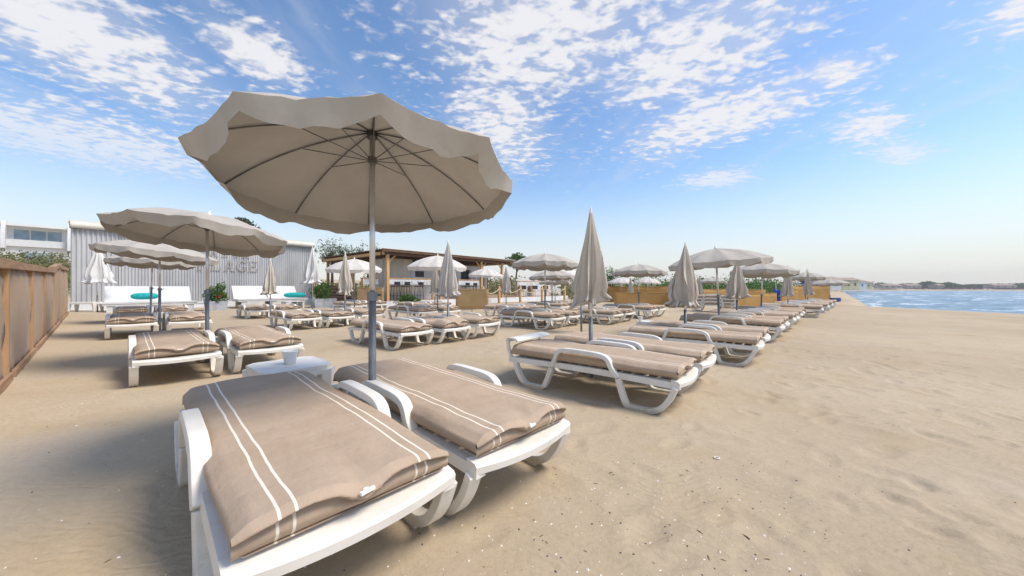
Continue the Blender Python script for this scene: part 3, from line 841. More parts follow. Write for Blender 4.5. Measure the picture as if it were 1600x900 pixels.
# main parasol
ox, oy = -0.945, 2.36
main = thing('parasol', 'largest open greige parasol, its ribbed underside overhead, standing between the two nearest loungers', 'parasol', (ox, oy, gz(ox, oy)), 0, PG)
az = R(78)
main.rotation_euler = (0, 0, az)
def local_tilt(wx, wy, az):
    # lean direction given in world: (wx, wy) = downward direction of the canopy, converted to local
    a = math.atan2(wy, wx) - az; L = math.hypot(wx, wy)
    # rotate so that local +dir goes down
    return (-math.sin(a) * L, math.cos(a) * L)
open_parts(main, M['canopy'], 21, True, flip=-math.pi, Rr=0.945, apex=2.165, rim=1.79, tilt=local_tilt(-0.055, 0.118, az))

# second parasol
p2 = thing('parasol', 'second open greige parasol along the fence, leaning slightly, between two loungers', 'parasol', (-4.44, 5.08, gz(-4.44, 5.08)), 0.3, PG)
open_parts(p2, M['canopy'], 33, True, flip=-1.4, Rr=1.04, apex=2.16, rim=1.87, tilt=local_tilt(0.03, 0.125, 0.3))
PROTO = thing('parasol', 'third open parasol along the fence, its canopy tipped down to the right', 'parasol', (-7.93, 7.85, gz(-7.93, 7.85)), 0.7, PG)
open_parts(PROTO, M['canopy'], 45, True, flip=None, Rr=1.04, apex=2.11, rim=1.84, tilt=local_tilt(0.09, 0.08, 0.7))
P_UP = thing('parasol', 'open greige parasol above the mid beach pair of loungers, right of the rope barrier', 'parasol', (0.99, 10.45, gz(0.99, 10.45)), 0.2, PG)
open_parts(P_UP, M['canopy'], 57, True, Rr=1.0, apex=2.15, rim=1.83, tilt=local_tilt(0.015, 0.04, 0.2))
UT = tree_of(P_UP)
P_PALE = thing('parasol', 'open pale parasol in front of the bar, partly hidden by a closed one', 'parasol', (-2.43, 11.4, gz(-2.43, 11.4)), 0.5, PG)
open_parts(P_PALE, M['canopy_pale'], 61, False, Rr=0.98, apex=2.13, rim=1.76, tilt=local_tilt(0.02, -0.05, 0.5))
PT = tree_of(P_PALE)
P_WHITE = thing('parasol', 'white open parasol peeking out beside the tallest closed parasol', 'parasol', (3.5, 20.5, gz(3.5, 20.5)), 0.1, PG)
open_parts(P_WHITE, M['canopy_white'], 71, False, Rr=0.95, apex=2.15, rim=1.82)
WT = tree_of(P_WHITE)
def more_open(T, x, y, label, dz=0.0, rz=0.0, sc=1.0, lean=(0, 0)):
    t = copy_tree(T); t.location = (x, y, gz(x, y) + dz); t.rotation_euler = (lean[0], lean[1], rz); t.scale = (sc, sc, 1)
    t['label'] = label; return t
more_open(UT, -11.05, 10.65, 'rearmost open parasol along the fence, low behind the third one', 0.03, 1.1, 1.0, (0, 0.03))
more_open(PT, -5.6, 12.4, 'open pale parasol by the pergola corner, behind the slim closed parasol', 0.0, 0.4, 0.95)
more_open(PT, -1.35, 18.4, 'small pale open parasol between the straw screen and the rope', 0.0, 1.3, 0.95)
more_open(UT, 1.85, 16.1, 'open parasol behind the mid beach one, over the terrace counter', -0.22, 1.0, 1.1)
more_open(UT, 2.72, 22.0, 'flat open parasol lowest of those before the terrace counter', -0.36, 0.5)
more_open(UT, 4.98, 13.7, 'open greige parasol before the ochre windbreak, right of the tallest closed parasol', -0.12, 0.25, 1.03)
more_open(PT, 8.6, 27.5, 'small distant parasol left of those behind the low windbreak', -0.2, 0.5)
more_open(PT, 10.5, 27.0, 'small distant parasol in the middle behind the low windbreak', -0.2, 0.9)
more_open(UT, 15.2, 26.5, 'distant open parasol behind the second open parasol of the seaward row', -0.25, 0.2)
o5 = more_open(UT, 4.9, 8.2, 'large open parasol on the seaward row, tipped up toward the sea', -0.13, 0.9, 1.06)
o5.rotation_euler = (-0.01, -0.085, 0.6)
o7 = more_open(UT, 8.55, 12.0, 'second open parasol of the seaward row, tipped up toward the sea', -0.16, 0.9, 1.0)
o7.rotation_euler = (0.01, 0.04, 0.4)
more_open(UT, 17.0, 20.2, 'open parasol third along the seaward row, before the far windbreak', -0.12, 0.1, 0.95)
more_open(UT, 20.6, 22.6, 'farthest open parasol at the end of the seaward row', -0.45, 0.8, 1.0)

def closed_mesh(seed, top, bot, rad, m, wing=0.0, wing_an=0.0, tight=1.0):
    rnd = random.Random(seed)
    n = 100; nz = 34; vs = []; fs = []
    lobes = 7
    ph = rnd.uniform(0, 6.28); am = [rnd.uniform(0.55, 1.15) for _ in range(lobes)]
    tw = rnd.uniform(-0.7, 0.7); ends = [rnd.uniform(-0.05, 0.07) for _ in range(lobes)]
    for i in range(nz + 1):
        t = i / nz
        base = 0.016 + rad * (0.10 * t + 0.90 * (t ** 0.85)) * (1 - 0.22 * sstep(0.80, 0.93, t) + 0.30 * sstep(0.90, 1.0, t))
        for a in range(n):
            an = 2 * math.pi * a / n
            k = (a * lobes // n) % lobes; f = (a * lobes / n) % 1.0
            fold = abs(math.sin(math.pi * f)) ** 0.75
            depth = 0.22 + 0.50 * min(1, t * 2.2)
            k2 = (k + 1) % lobes
            ak = am[k]
            r = base * ((1 - depth) + depth * 1.5 * fold * ak) * (1 + 0.10 * math.sin(an * 23 + ph + t * 3) * min(1, t * 3))
            r += wing * sstep(0.62, 0.97, t) * max(0, math.cos(an - wing_an)) ** 5 * fold
            sp = an + tw * t + 0.16 * math.sin(t * 7 + k * 2.1) * t + ph + 0.35 * math.sin(math.pi * f * 2) * t
            # keep the bottom hem uneven
            z = top + (bot - top) * t - ends[k] * sstep(0.85, 1, t) * fold * 1.2 + 0.02 * math.sin(3 * an + ph) * t
            vs.append((r * math.cos(sp), r * math.sin(sp), z))
    for i in range(nz):
        for a in range(n):
            p = i * n + a; q_ = i * n + (a + 1) % n
            fs.append((p, p + n, q_ + n, q_))
    # inner ring closes the hem upwards
    o = nz * n
    for a in range(n):
        x, y, z = vs[o + a]; vs.append((x * 0.35, y * 0.35, z + 0.10))
    for a in range(n):
        p = o + a; q_ = o + (a + 1) % n
        fs.append((p, p + n, q_ + n, q_))
    mb = MB(); mb.v = vs; mb.f = fs
    return mb.mesh('folded_canopy', m, smooth=True)

CG = 'closed parasols'
def closed(x, y, label, seed=1, top=2.12, bot=0.92, rad=0.20, m=None, wing=0.0, wing_an=0.0, me=None, lean=(0, 0), pole='alu', dz=0):
    t = thing('closed_parasol', label, 'parasol', (x, y, gz(x, y) + dz), 0, CG)
    c = mk('folded_canopy', me or closed_mesh(seed, top, bot, rad, m or M['canopy_closed'], wing, wing_an), t)
    mk('pole', tube_mesh('pole', [(0, 0, 0.45), (0, 0, top - 0.05)], 0.0175, M['alu'], 10), t)
    mk('lower_pole', tube_mesh('lower_pole', [(0, 0, -0.25), (0, 0, 0.74)], 0.0255, M['sleeve'], 10), t)
    b = MB(); b.lathe([(0.0, 0.07), (0.009, 0.05), (0.016, 0.02), (0.018, -0.02)], (0, 0, top), 10)
    b.build('finial', M['toggle'], t, smooth=True)
    t.rotation_euler = (lean[0], lean[1], seed * 1.7)
    return t
A = closed(0.985, 4.36, 'tallest closed parasol, greige cloth hanging in long folds beside the lounger with raised headrest', 3, 2.06, 0.93, 0.150, wing=0.07, wing_an=2.6)
closed(3.13, 6.3, 'second closed parasol on the seaward row, greige with a bunched ragged hem', 5, 1.90, 0.80, 0.20, wing=0.08, wing_an=1.0)
cmA = closed_mesh(11, 2.12, 0.93, 0.17, M['canopy_closed']); cmB = closed_mesh(12, 2.05, 0.88, 0.18, M['canopy_closed'], 0.05, 1.0)
cmW = closed_mesh(14, 2.95, 1.30, 0.33, M['canopy_white'], 0.08, 2.0); cmP = closed_mesh(17, 2.05, 0.92, 0.17, M['canopy_pale'])
closed(1.75, 8.8, 'closed parasol half hidden just left of the tallest closed one, its cloth flared out', 7, 1.85, 0.90, 0.25, wing=0.18, wing_an=4.2, m=M['canopy_closed'])
closed(-1.42, 7.75, 'closed parasol standing among the three joined mid beach loungers', 8, me=closed_mesh(19, 2.10, 0.93, 0.18, M['canopy_pale'], 0.05, 2))
closed(-3.2, 14.5, 'smaller closed parasol just left of the one among the joined loungers', 9, me=cmA)
closed(-4.88, 10.2, 'slim closed parasol in front of the pergola, left of the big parasol pole', 10, me=cmA, top=2.12)
closed(-8.45, 12.2, 'closed grey parasol in front of the right white daybed', 11, me=cmB, top=2.05)
closed(-0.26, 15.5, 'closed pale parasol next to the rope barrier posts', 12, me=cmP, top=2.05)
closed(6.45, 10.0, 'third closed parasol of the seaward row, between its two nearer open ones', 13, me=closed_mesh(23, 1.95, 0.78, 0.20, M['canopy_closed'], 0.06, 3), top=1.95)
closed(11.0, 13.9, 'fourth closed parasol of the seaward row, before the end of the ochre windbreak', 14, me=cmB, top=2.05, dz=-0.10)
closed(15.4, 18.15, 'farthest closed parasol of the seaward row', 15, me=cmB, top=2.05, dz=-0.10)
closed(8.5, 25.0, 'small closed parasol behind the left end of the low ochre windbreak', 16, me=cmA, dz=-0.25)
closed(9.4, 30.0, 'tiny closed parasol deep behind the low ochre windbreak, left of the others', 17, me=cmA, dz=-0.4)
closed(10.95, 24.0, 'small closed parasol left of the second closed one of the seaward row', 18, me=cmB, top=2.05, dz=-0.2)
closed(10.75, 20.0, 'closed parasol seen just right of the second closed one of the seaward row', 19, me=cmB, top=2.05, dz=-0.2)
closed(-9.15, 16.0, 'tall closed white parasol at the right end of the corrugated shed', 20, top=2.95, me=cmW)
closed(-18.3, 15.4, 'tall closed white parasol at the fence end of the corrugated shed', 21, top=2.95, me=cmW)

# ---------------------------------------------------------------- side tables and cups
def side_table(x, y, deg, label, sx=0.5, sy=0.5, h=0.42):
    t = thing('side_table', label, 'table', (x, y, gz(x, y) - 0.01), R(deg), 'white plastic tables')
    b = MB(); c = 0.07; vs = []
    pr = [(sx / 2 - c, -sy / 2), (sx / 2, -sy / 2 + c), (sx / 2, sy / 2 - c), (sx / 2 - c, sy / 2), (-sx / 2 + c, sy / 2), (-sx / 2, sy / 2 - c), (-sx / 2, -sy / 2 + c), (-sx / 2 + c, -sy / 2)]
    for s_, z in ((0.985, h - 0.085), (1.0, h - 0.008), (0.985, h), (0.94, h - 0.003), (0.90, h - 0.006)):
        vs += [(p[0] * s_, p[1] * s_, z) for p in pr]
    fs = []
    for i in range(4):
        for k in range(8):
            a = i * 8 + k; e = i * 8 + (k + 1) % 8
            fs.append((a, e, e + 8, a + 8))
    fs.append(tuple(32 + k for k in range(8))); fs.append(tuple(range(8))[::-1])
    b.add(vs, fs); b.build('table_top', M['plastic'], t)
    for ax in (-1, 1):
        for ay in (-1, 1):
            l = MB(); x0, y0 = ax * (sx / 2 - 0.06), ay * (sy / 2 - 0.06)
            l.tube([(x0, y0, h - 0.05), (x0 + ax * 0.02, y0 + ay * 0.02, 0.0)], [0.082, 0.040], 6)
            l.build('leg', M['plastic'], t)
    return t
def cup(x, y, z, label, r=0.045, h=0.10):
    b = MB(); b.lathe([(0, 0), (r * 0.72, 0), (r, h), (r * 1.07, h + 0.004), (r * 1.07, h - 0.008), (r * 0.93, h - 0.008), (r * 0.68, 0.006), (0, 0.006)], (0, 0, 0), 20)
    o = b.build('cup', M['toggle'], None, smooth=True); o.location = (x, y, z)
    tag(o, label, 'cup', 'white plastic cups on side tables'); return o
side_table(-2.02, 3.17, -40, 'white octagonal side table between the heads of the two nearest loungers', 0.56, 0.56, 0.40)
cup(-2.03, 3.19, gz(-2.02, 3.17) + 0.386, 'white plastic cup standing on the nearest side table', 0.062, 0.115)
side_table(2.95, 7.35, -42, 'small white side table behind the second closed parasol of the seaward row', 0.5, 0.5, 0.42)
cup(2.70, 7.33, gz(2.95, 7.35) + 0.404, 'white cup on the side table by the second closed parasol', 0.045, 0.10)
side_table(-18.1, 14.8, 10, 'low white plastic bench table against the corrugated shed by the fence', 1.0, 0.42, 0.44)

# ---------------------------------------------------------------- tan fence
fence = thing('fence', 'tall tan canvas fence in a brown timber frame running inland on the left', 'fence', (F0[0], F0[1], 0), math.atan2(FD[1], FD[0]))
bay = 2.55
def ftop(x): return 1.40 + 0.022 * x + (0.13 if x > 8.8 else 0.0)
def lz(x):
    return gz(F0[0] + FD[0] * x, F0[1] + FD[1] * x)
edges = [-2.3, 0.25] + [0.25 + bay * k for k in range(1, 7)]
for i, x in enumerate(edges):
    z0 = lz(x) - 0.2
    b = MB(); b.box((x, 0.008, (ftop(x) - 0.09 + z0) / 2), (0.11, 0.085, ftop(x) - 0.09 - z0))
    b.build('post', M['wood'], fence, bevel=0.004)
    b = MB(); b.box((x - 0.11, 0.055, (ftop(x) - 0.10 + z0) / 2), (0.10, 0.05, ftop(x) - 0.10 - z0)); b.build('batten', M['wood'], fence)
for i in range(len(edges) - 1):
    a, c = edges[i], edges[i + 1]
    m_ = (a + c) / 2; zt = ftop(m_)
    b = MB()
    sl = math.atan2(ftop(c - 0.01) - ftop(a + 0.01), c - a)
    b.box((m_, 0.0, zt - 0.045), (c - a - 0.004, 0.12, 0.095), 0, Matrix.Rotation(-sl, 3, 'Y'))
    b.build('top_rail', M['wood_rail'], fence, bevel=0.004)
    # canvas panel, slack and bowed, with rounded upper corners
    n, k = 14, 12; vs = []; fs = []
    a2, c2 = a + 0.08, c - 0.14
    for u in range(n + 1):
        fu = u / n; x = a2 + (c2 - a2) * fu
        e = abs(fu - 0.5) * 2
        for v in range(k + 1):
            fv = v / k
            zlo = lz(x) - 0.05; zhi = zt - 0.10 - 0.10 * max(0, (e - 0.72) / 0.28) ** 2
            pinch = 1 - 0.05 * math.sin(math.pi * fv * 2.2)
            vs.append((m_ + (x - m_) * pinch, -0.008 - 0.045 * math.sin(math.pi * fu) * math.sin(math.pi * fv) + 0.012 * math.sin(u * 1.7 + v), zlo + (zhi - zlo) * fv))
    for u in range(n):
        for v in range(k):
            p = u * (k + 1) + v; fs.append((p, p + k + 1, p + k + 2, p + 1))
    b = MB(); b.add(vs, fs); pn = b.build('canvas_panel', M['fence_cloth'], fence, smooth=True)
    sm = pn.modifiers.new('thick', 'SOLIDIFY'); sm.thickness = 0.006
    b = MB(); b.box((m_, -0.055, lz(m_) + 0.02), (c - a - 0.2, 0.03, 0.12), 0, Matrix.Rotation(-math.atan2(lz(c) - lz(a), c - a), 3, 'Y'))
    b.build('kickboard', M['wood_rail'], fence)

# ---------------------------------------------------------------- corrugated shed with letters
SR = math.atan2(HD[1], HD[0])
shed = thing('corrugated_shed', 'long tall corrugated metal shed with grey letters reading PLAGE', 'shed', (H0[0], H0[1], 0), SR)
SL, SH = 10.4, 4.15
def corrugated(mb, x0, x1, z0, z1, y, pitch, dep):
    n = int((x1 - x0) / pitch * 4); vs = []; fs = []
    for i in range(n + 1):
        x = x0 + (x1 - x0) * i / n
        o = (0, dep, dep, 0)[i % 4]
        vs += [(x, y - o, z0), (x, y - o, z1)]
    for i in range(n): fs.append((2 * i, 2 * i + 2, 2 * i + 3, 2 * i + 1))
    mb.add(vs, fs)
b = MB(); corrugated(b, 0.0, 1.45, 0.32, SH, 0, 0.15, 0.06); b.build('wall', M['sheet'], shed)['label'] = 'wider ribbed end wall bay'
b = MB(); corrugated(b, 1.45, SL, 0.32, SH, 0.05, 0.115, 0.05); b.build('wall', M['sheet'], shed)
b = MB(); b.box((SL / 2, 1.6, SH / 2), (SL - 0.02, 3.0, SH - 0.02)); b.build('body', M['sheet_beige'], shed)
b = MB(); b.box((SL / 2, 0.02, 0.12), (SL, 0.16, 0.42)); b.build('base', M['plinth'], shed)
b = MB(); b.box((SL / 2, 1.55, SH + 0.05), (SL + 0.15, 3.3, 0.09)); b.build('roof', M['cream'], shed)
for (a, c) in ((0.0, 4.9), (5.0, SL)):
    b = MB(); b.tube([(a, -0.10, SH - 0.12), (c, -0.10, SH - 0.12)], 0.155, 14); aw = b.build('awning_roll', M['cream'], shed, smooth=False)
    b = MB(); b.tube([(a - 0.03, -0.10, SH - 0.12), (a + 0.0, -0.10, SH - 0.12)], 0.17, 14); b.build('end_cap', M['sleeve'], aw)
    b = MB(); b.box(((a + c) / 2, -0.16, SH - 0.28), (c - a, 0.05, 0.03)); b.build('front_bar', M['sleeve'], aw)

# serif capitals from strokes
def glyph(ch):
    s_ = []   # list of quads in unit box
    def rect(x0, y0, x1, y1): s_.append([(x0, y0), (x1, y0), (x1, y1), (x0, y1)])
    def arc(cx, cy, rx, ry, a0, a1, w0, n=14):
        for i in range(n):
            p = R(a0 + (a1 - a0) * i / n); q_ = R(a0 + (a1 - a0) * (i + 1) / n)
            ri = (rx - w0, ry - w0 * 0.55)
            s_.append([(cx + ri[0] * math.cos(p), cy + ri[1] * math.sin(p)), (cx + rx * math.cos(p), cy + ry * math.sin(p)),
                       (cx + rx * math.cos(q_), cy + ry * math.sin(q_)), (cx + ri[0] * math.cos(q_), cy + ri[1] * math.sin(q_))])
    if ch in 'PLER':
        rect(0.10, 0.05, 0.28, 0.95); rect(0.0, 0.0, 0.38, 0.05); rect(0.0, 0.95, 0.38 if ch == 'L' else 0.3, 1.0)
    if ch in 'PR':
        arc(0.42, 0.74, 0.32, 0.26, -90, 90, 0.17); rect(0.28, 0.48, 0.42, 0.56); rect(0.3, 0.93, 0.42, 1.0)
    if ch == 'R': s_.append([(0.40, 0.50), (0.58, 0.50), (0.88, 0.0), (0.66, 0.0)]); rect(0.88, 0.0, 0.95, 0.045)
    if ch == 'L': rect(0.38, 0.0, 0.82, 0.06); s_.append([(0.70, 0.06), (0.82, 0.06), (0.86, 0.30), (0.80, 0.30)])
    if ch == 'E':
        rect(0.38, 0.0, 0.82, 0.07); rect(0.3, 0.93, 0.80, 1.0); rect(0.28, 0.47, 0.60, 0.54)
        s_.append([(0.72, 0.07), (0.82, 0.07), (0.86, 0.28), (0.80, 0.28)]); s_.append([(0.74, 0.74), (0.79, 0.74), (0.80, 0.93), (0.72, 0.93)]); rect(0.57, 0.38, 0.62, 0.63)
    if ch == 'A':
        s_.append([(0.12, 0.05), (0.20, 0.05), (0.52, 1.0), (0.44, 1.0)]); s_.append([(0.62, 0.05), (0.84, 0.05), (0.56, 1.0), (0.46, 0.99)])
        rect(0.26, 0.30, 0.66, 0.37); rect(0.0, 0.0, 0.32, 0.05); rect(0.56, 0.0, 0.98, 0.05)
    if ch == 'G':
        arc(0.50, 0.5, 0.46, 0.51, 40, 330, 0.19, 24); rect(0.70, 0.06, 0.86, 0.42); rect(0.60, 0.42, 0.96, 0.47); rect(0.80, 0.72, 0.85, 0.98)
    if ch == 'Z':
        rect(0.08, 0.94, 0.78, 1.0); rect(0.04, 0.0, 0.82, 0.06); s_.append([(0.04, 0.06), (0.24, 0.06), (0.78, 0.94), (0.58, 0.94)]); rect(0.76, 0.06, 0.82, 0.24); rect(0.08, 0.76, 0.14, 0.94)
    if ch == 'U':
        rect(0.10, 0.35, 0.28, 0.95); rect(0.0, 0.95, 0.38, 1.0); rect(0.70, 0.35, 0.77, 0.95); rect(0.60, 0.95, 0.88, 1.0); arc(0.435, 0.36, 0.335, 0.38, 180, 360, 0.10)
    return s_
def text_mesh(txt, x0, z0, h, pitch, y, th, widths=0.82):
    mb = MB(); x = x0
    for ch in txt:
        if ch != ' ':
            for i, qd in enumerate(glyph(ch)):
                t_ = th + 0.0006 * (i % 7)
                vs = [(x + p[0] * h * widths, y, z0 + p[1] * h) for p in qd] + [(x + p[0] * h * widths, y - t_, z0 + p[1] * h) for p in qd]
                mb.add(vs, [(3, 2, 1, 0), (4, 5, 6, 7), (0, 1, 5, 4), (1, 2, 6, 5), (2, 3, 7, 6), (3, 0, 4, 7)])
        x += pitch
    return mb
for i, ch in enumerate('PLAGE'):
    text_mesh(ch, 4.40 + i * 0.585, 2.10, 0.64, 0.585, 0.015, 0.04).build('letter', M['letter'], shed)
for i, ch in enumerate('AZUR'):
    text_mesh(ch, 4.95 + i * 0.50, 2.92, 0.44, 0.5, 0.015, 0.04).build('letter', M['letter'], shed)

# ---------------------------------------------------------------- daybeds, bolsters, planters
def daybed(x, y, W, label):
    t = thing('daybed', label, 'daybed', (x, y, gz(x, y)), SR, 'white daybeds in front of the shed')
    b = MB(); b.box((0, -0.15, 0.40), (W, 1.5, 0.13)); b.build('seat', M['white_paint'], t, bevel=0.01)
    for s_ in (-1, 1):
        b = MB()
        tl = Matrix.Rotation(R(52), 3, 'X')
        b.box((s_ * W * 0.245, 0.82, 0.80), (W * 0.47, 0.95, 0.07), 0, tl); b.build('backrest', M['white_paint'], t, bevel=0.01)
    for fx in (-0.42, 0.0, 0.42):
        b = MB(); b.box((fx * W, -0.78, 0.165), (0.24, 0.16, 0.33)); b.build('leg', M['white_paint'], t)
        b = MB(); b.box((fx * W, 0.50, 0.165), (0.24, 0.16, 0.33)); b.build('leg', M['white_paint'], t)
    b = MB(); b.box((0, -0.905, 0.455), (W + 0.06, 0.04, 0.06)); b.build('front_slat', M['white_paint'], t)
    return t
daybed(-16.9, 16.35, 3.0, 'left white painted daybed under the parasols, with the teal bolster across its middle')
daybed(-14.0, 20.2, 3.3, 'right white painted daybed behind the closed grey parasol')
def bolster(x, y, z, L, label, rz=0.0):
    b = MB(); n = 14; pts = []; rs = []
    for i in range(n + 1):
        u = i / n * 2 - 1; pts.append((u * L / 2, 0, 0)); rs.append(0.155 * max(0.12, (1 - abs(u) ** 4)) ** 0.5)
    b.tube(pts, rs, 14); o = b.build('bolster', M['teal'], None, smooth=True)
    o.location = (x, y, z); o.rotation_euler = (0, 0, SR + rz); tag(o, label, 'cushion', 'teal bolsters'); return o
bolster(-17.05, 16.2, 0.72, 0.9, 'teal bolster cushion leaning on the left white daybed')
bolster(-13.0, 20.9, 0.68, 1.15, 'teal bolster cushion lying on the right white daybed')
def planter(x, y, W, D, H, label, seed, bush=(0.6, 0.5, 0.6), flower=False, leafm='leaf'):
    t = thing('planter', label, 'planter', (x, y, gz(x, y)), SR, 'leafy planters')
    b = MB()
    s0, s1 = 0.86, 1.0; vs = []
    for s_, z in ((s0, 0), (s1, H), (0.9, H), (0.88, H - 0.06)):
        vs += [(a * W / 2 * s_, c * D / 2 * s_, z) for a, c in ((-1, -1), (1, -1), (1, 1), (-1, 1))]
    fs = []
    for i in range(3):
        for k in range(4): fs.append((i * 4 + k, i * 4 + (k + 1) % 4, i * 4 + 4 + (k + 1) % 4, i * 4 + 4 + k))
    fs.append((12, 13, 14, 15)); b.add(vs, fs); b.build('pot', M['greybox'], t)
    rnd = random.Random(seed); g = MB()
    clumps(g, (0, 0, H + bush[2] * 0.75), bush, 22, 60, 0.055, rnd)
    leaves(g, (0, 0, H + bush[2] * 0.6), (bush[0] * 0.7, bush[1] * 0.7, bush[2] * 0.8), 400, 0.055, rnd)
    g.build('foliage', M[leafm], t)
    if flower:
        g = MB(); clumps(g, (0.1, -0.15, H + bush[2] * 0.6), (0.25, 0.2, 0.25), 5, 40, 0.05, rnd); g.build('blossom', M['flower'], t)
    return t
planter(-14.6, 17.2, 0.85, 0.6, 0.46, 'grey planter with a leafy green and red shrub, left of the right daybed', 3, (0.50, 0.42, 0.52), True)
planter(-10.6, 19.6, 1.2, 0.7, 0.50, 'grey planter with a rounded dark green shrub, right of the right daybed', 4, (0.66, 0.5, 0.62))
def pallet(x, y, label):
    t = thing('low_pallet_table', label, 'table', (x, y, gz(x, y)), SR, 'low pallet tables by the daybeds')
    b = MB()
    for k in range(5): b.box((0, -0.36 + k * 0.18, 0.36), (0.95, 0.13, 0.03))
    b.build('top', M['white_paint'], t)
    for k in (-0.4, 0.4):
        b = MB(); b.box((k, 0, 0.17), (0.09, 0.8, 0.34)); b.build('leg', M['white_paint'], t)
pallet(-15.6, 17.3, 'low white slatted pallet table between the left daybed and the red flowered planter')
pallet(-12.0, 19.1, 'low white slatted pallet table right of the right daybed')
# small dark crate behind shrub
t = thing('timber_crate', 'dark brown slatted timber crate behind the rounded shrub', 'crate', (-11.2, 22.5, 0), SR)
b = MB(); b.box((0, 0, 0.62), (1.2, 0.8, 1.2)); b.build('body', M['chair_brown'], t)
for k in range(6):
    b = MB(); b.box((0, -0.42, 0.12 + k * 0.2), (1.24, 0.03, 0.14)); b.build('slat', M['wood_rail'], t)

# ---------------------------------------------------------------- straw and ochre windbreaks
def windbreak(pts, z1, z0, label, m, posts=True, group='cloth windbreaks', name='windbreak'):
    t = thing(name, label, 'windbreak', (pts[0][0], pts[0][1], 0), 0, group)
    bx, by = pts[0]
    P_ = []
    for (xa, ya), (xb, yb) in zip(pts[:-1], pts[1:]):
        P_ += [(xa + (xb - xa) * i_ / 8 - bx, ya + (yb - ya) * i_ / 8 - by) for i_ in range(8)]
    P_.append((pts[-1][0] - bx, pts[-1][1] - by))
    vs = []; fs = []; k = 5
    for i, (x, y) in enumerate(P_):
        g = gz(x + bx, y + by)
        for v in range(k + 1):
            f = v / k
            vs.append((x + 0.004 * math.sin(i * 1.3 + v), y + 0.008 * math.sin(i * 0.9 + v * 0.7), g + z0 + (z1 - z0) * f))
    for i in range(len(P_) - 1):
        for v in range(k):
            p = i * (k + 1) + v; fs.append((p, p + k + 1, p + k + 2, p + 1))
    b = MB(); b.add(vs, fs); o = b.build('cloth', m, t, smooth=True)
    sm = o.modifiers.new('thick', 'SOLIDIFY'); sm.thickness = 0.008
    # hem tape
    h = MB(); h.tube([(x, y, gz(x + bx, y + by) + z1) for x, y in P_], 0.018, 6); h.build('hem', m, t)
    step = max(1, (len(P_) - 1) // max(1, (len(pts) - 1)))
    for i in range(0, len(P_), step):
        x, y = P_[i]
        h = MB(); h.tube([(x, y + 0.04, -0.1), (x, y + 0.04, gz(x + bx, y + by) + z1 + 0.03)], 0.022, 6); h.build('stake', M['pine'], t)
    return t
windbreak([(-2.60, 16.2), (-1.85, 16.1), (-1.10, 16.0)], 1.05, 0.14, 'rectangular straw coloured screen standing before the bar', M['screen_pale'])
windbreak([(-8.45, 19.0), (-7.7, 18.9), (-6.95, 18.8)], 1.10, 0.10, 'small straw coloured screen left of the pergola corner post', M['screen_pale'])
windbreak([(6.3, 21.4), (8.1, 21.3), (9.4, 21.2), (10.1, 19.9)], 0.80, 0.0, 'low ochre windbreak behind the parasol right of the tallest closed one', M['screen_cloth'])
windbreak([(7.7, 28.5), (10, 28.2), (13, 28)], 1.22, 0.0, 'rear ochre windbreak beside the small tree', M['screen_cloth'])
windbreak([(9.7, 16.2), (11.3, 17.0), (13.2, 18.2), (14.5, 19.1), (14.9, 20.3)], 0.82, 0.0, 'large ochre windbreak with a rounded end beside the seaward row', M['screen_cloth'])
windbreak([(12.2, 22.5), (14.5, 23.6), (17.6, 24.2)], 1.0, 0.0, 'ochre windbreak behind the large rounded one', M['screen_cloth'])
windbreak([(19.6, 24.8), (22.6, 26.0), (24.0, 26.3), (24.6, 28.5)], 1.26, 0.0, 'farthest ochre windbreak at the end of the seaward row by the sea', M['screen_cloth'])
windbreak([(17.6, 22.8), (18.8, 23.6), (19.9, 24.3)], 0.95, 0.0, 'short ochre windbreak between the rounded and the farthest ones', M['screen_cloth'])

# ---------------------------------------------------------------- bar with pergola
BA = (-6.95, 19.3); BR = math.atan2(0.755, 0.656)
deck = thing('bar_deck', 'raised white edged terrace deck carrying the bar and pergola', 'deck', (BA[0], BA[1], 0), BR)
b = MB(); b.box((9.2, 4.2, 0.185), (18.6, 8.8, 0.37)); b.build('platform', M['plinth'], deck)
b = MB(); b.box((9.2, 4.2, 0.385), (18.5, 8.7, 0.03)); b.build('floor_boards', M['wood_rail'], deck)
perg = thing('pergola', 'timber pergola with a flat slatted roof over the beach bar', 'pergola', (BA[0], BA[1], 0), BR)
for i, (s_, dd) in enumerate(((0.0, 0), (3.6, 0), (7.15, 0), (9.3, 0), (0.0, 4.0), (0.0, 7.9), (4.6, 7.9), (9.3, 7.9), (9.3, 4.0))):
    b = MB(); b.box((s_, dd - (0.12 if dd == 0 else 0), 1.5), (0.15, 0.15, 2.92)); b.build('post', M['pine'], perg)
    if dd == 0:
        for sg in ((-1, 1) if 0 < s_ < 9 else ((1,) if s_ == 0 else (-1,))):
            b = MB(); b.tube([(s_, -0.12, 2.45), (s_ + sg * 0.48, -0.12, 2.93)], 0.045, 4); b.build('brace', M['pine'], perg)
b = MB(); b.box((4.95, -0.12, 3.0), (10.7, 0.10, 0.17)); b.build('beam', M['dark_wood'], perg)
b = MB(); b.box((4.95, 7.9, 3.0), (10.7, 0.10, 0.17)); b.build('beam', M['wood_rail'], perg)
b = MB(); b.box((-0.30, 3.9, 3.0), (0.10, 8.3, 0.17)); b.build('beam', M['pine'], perg)
b = MB(); b.box((10.2, 3.9, 3.0), (0.10, 8.3, 0.17)); b.build('beam', M['pine'], perg)
for k in range(22):
    b = MB(); b.box((-0.1 + k * 0.485, 3.9, 3.115), (0.07, 8.5, 0.10)); b.build('rafter', M['dark_wood'], perg)
b = MB(); b.box((4.95, 3.9, 3.19), (10.9, 8.7, 0.035)); b.build('roof_sheet', M['dark_wood'], perg)
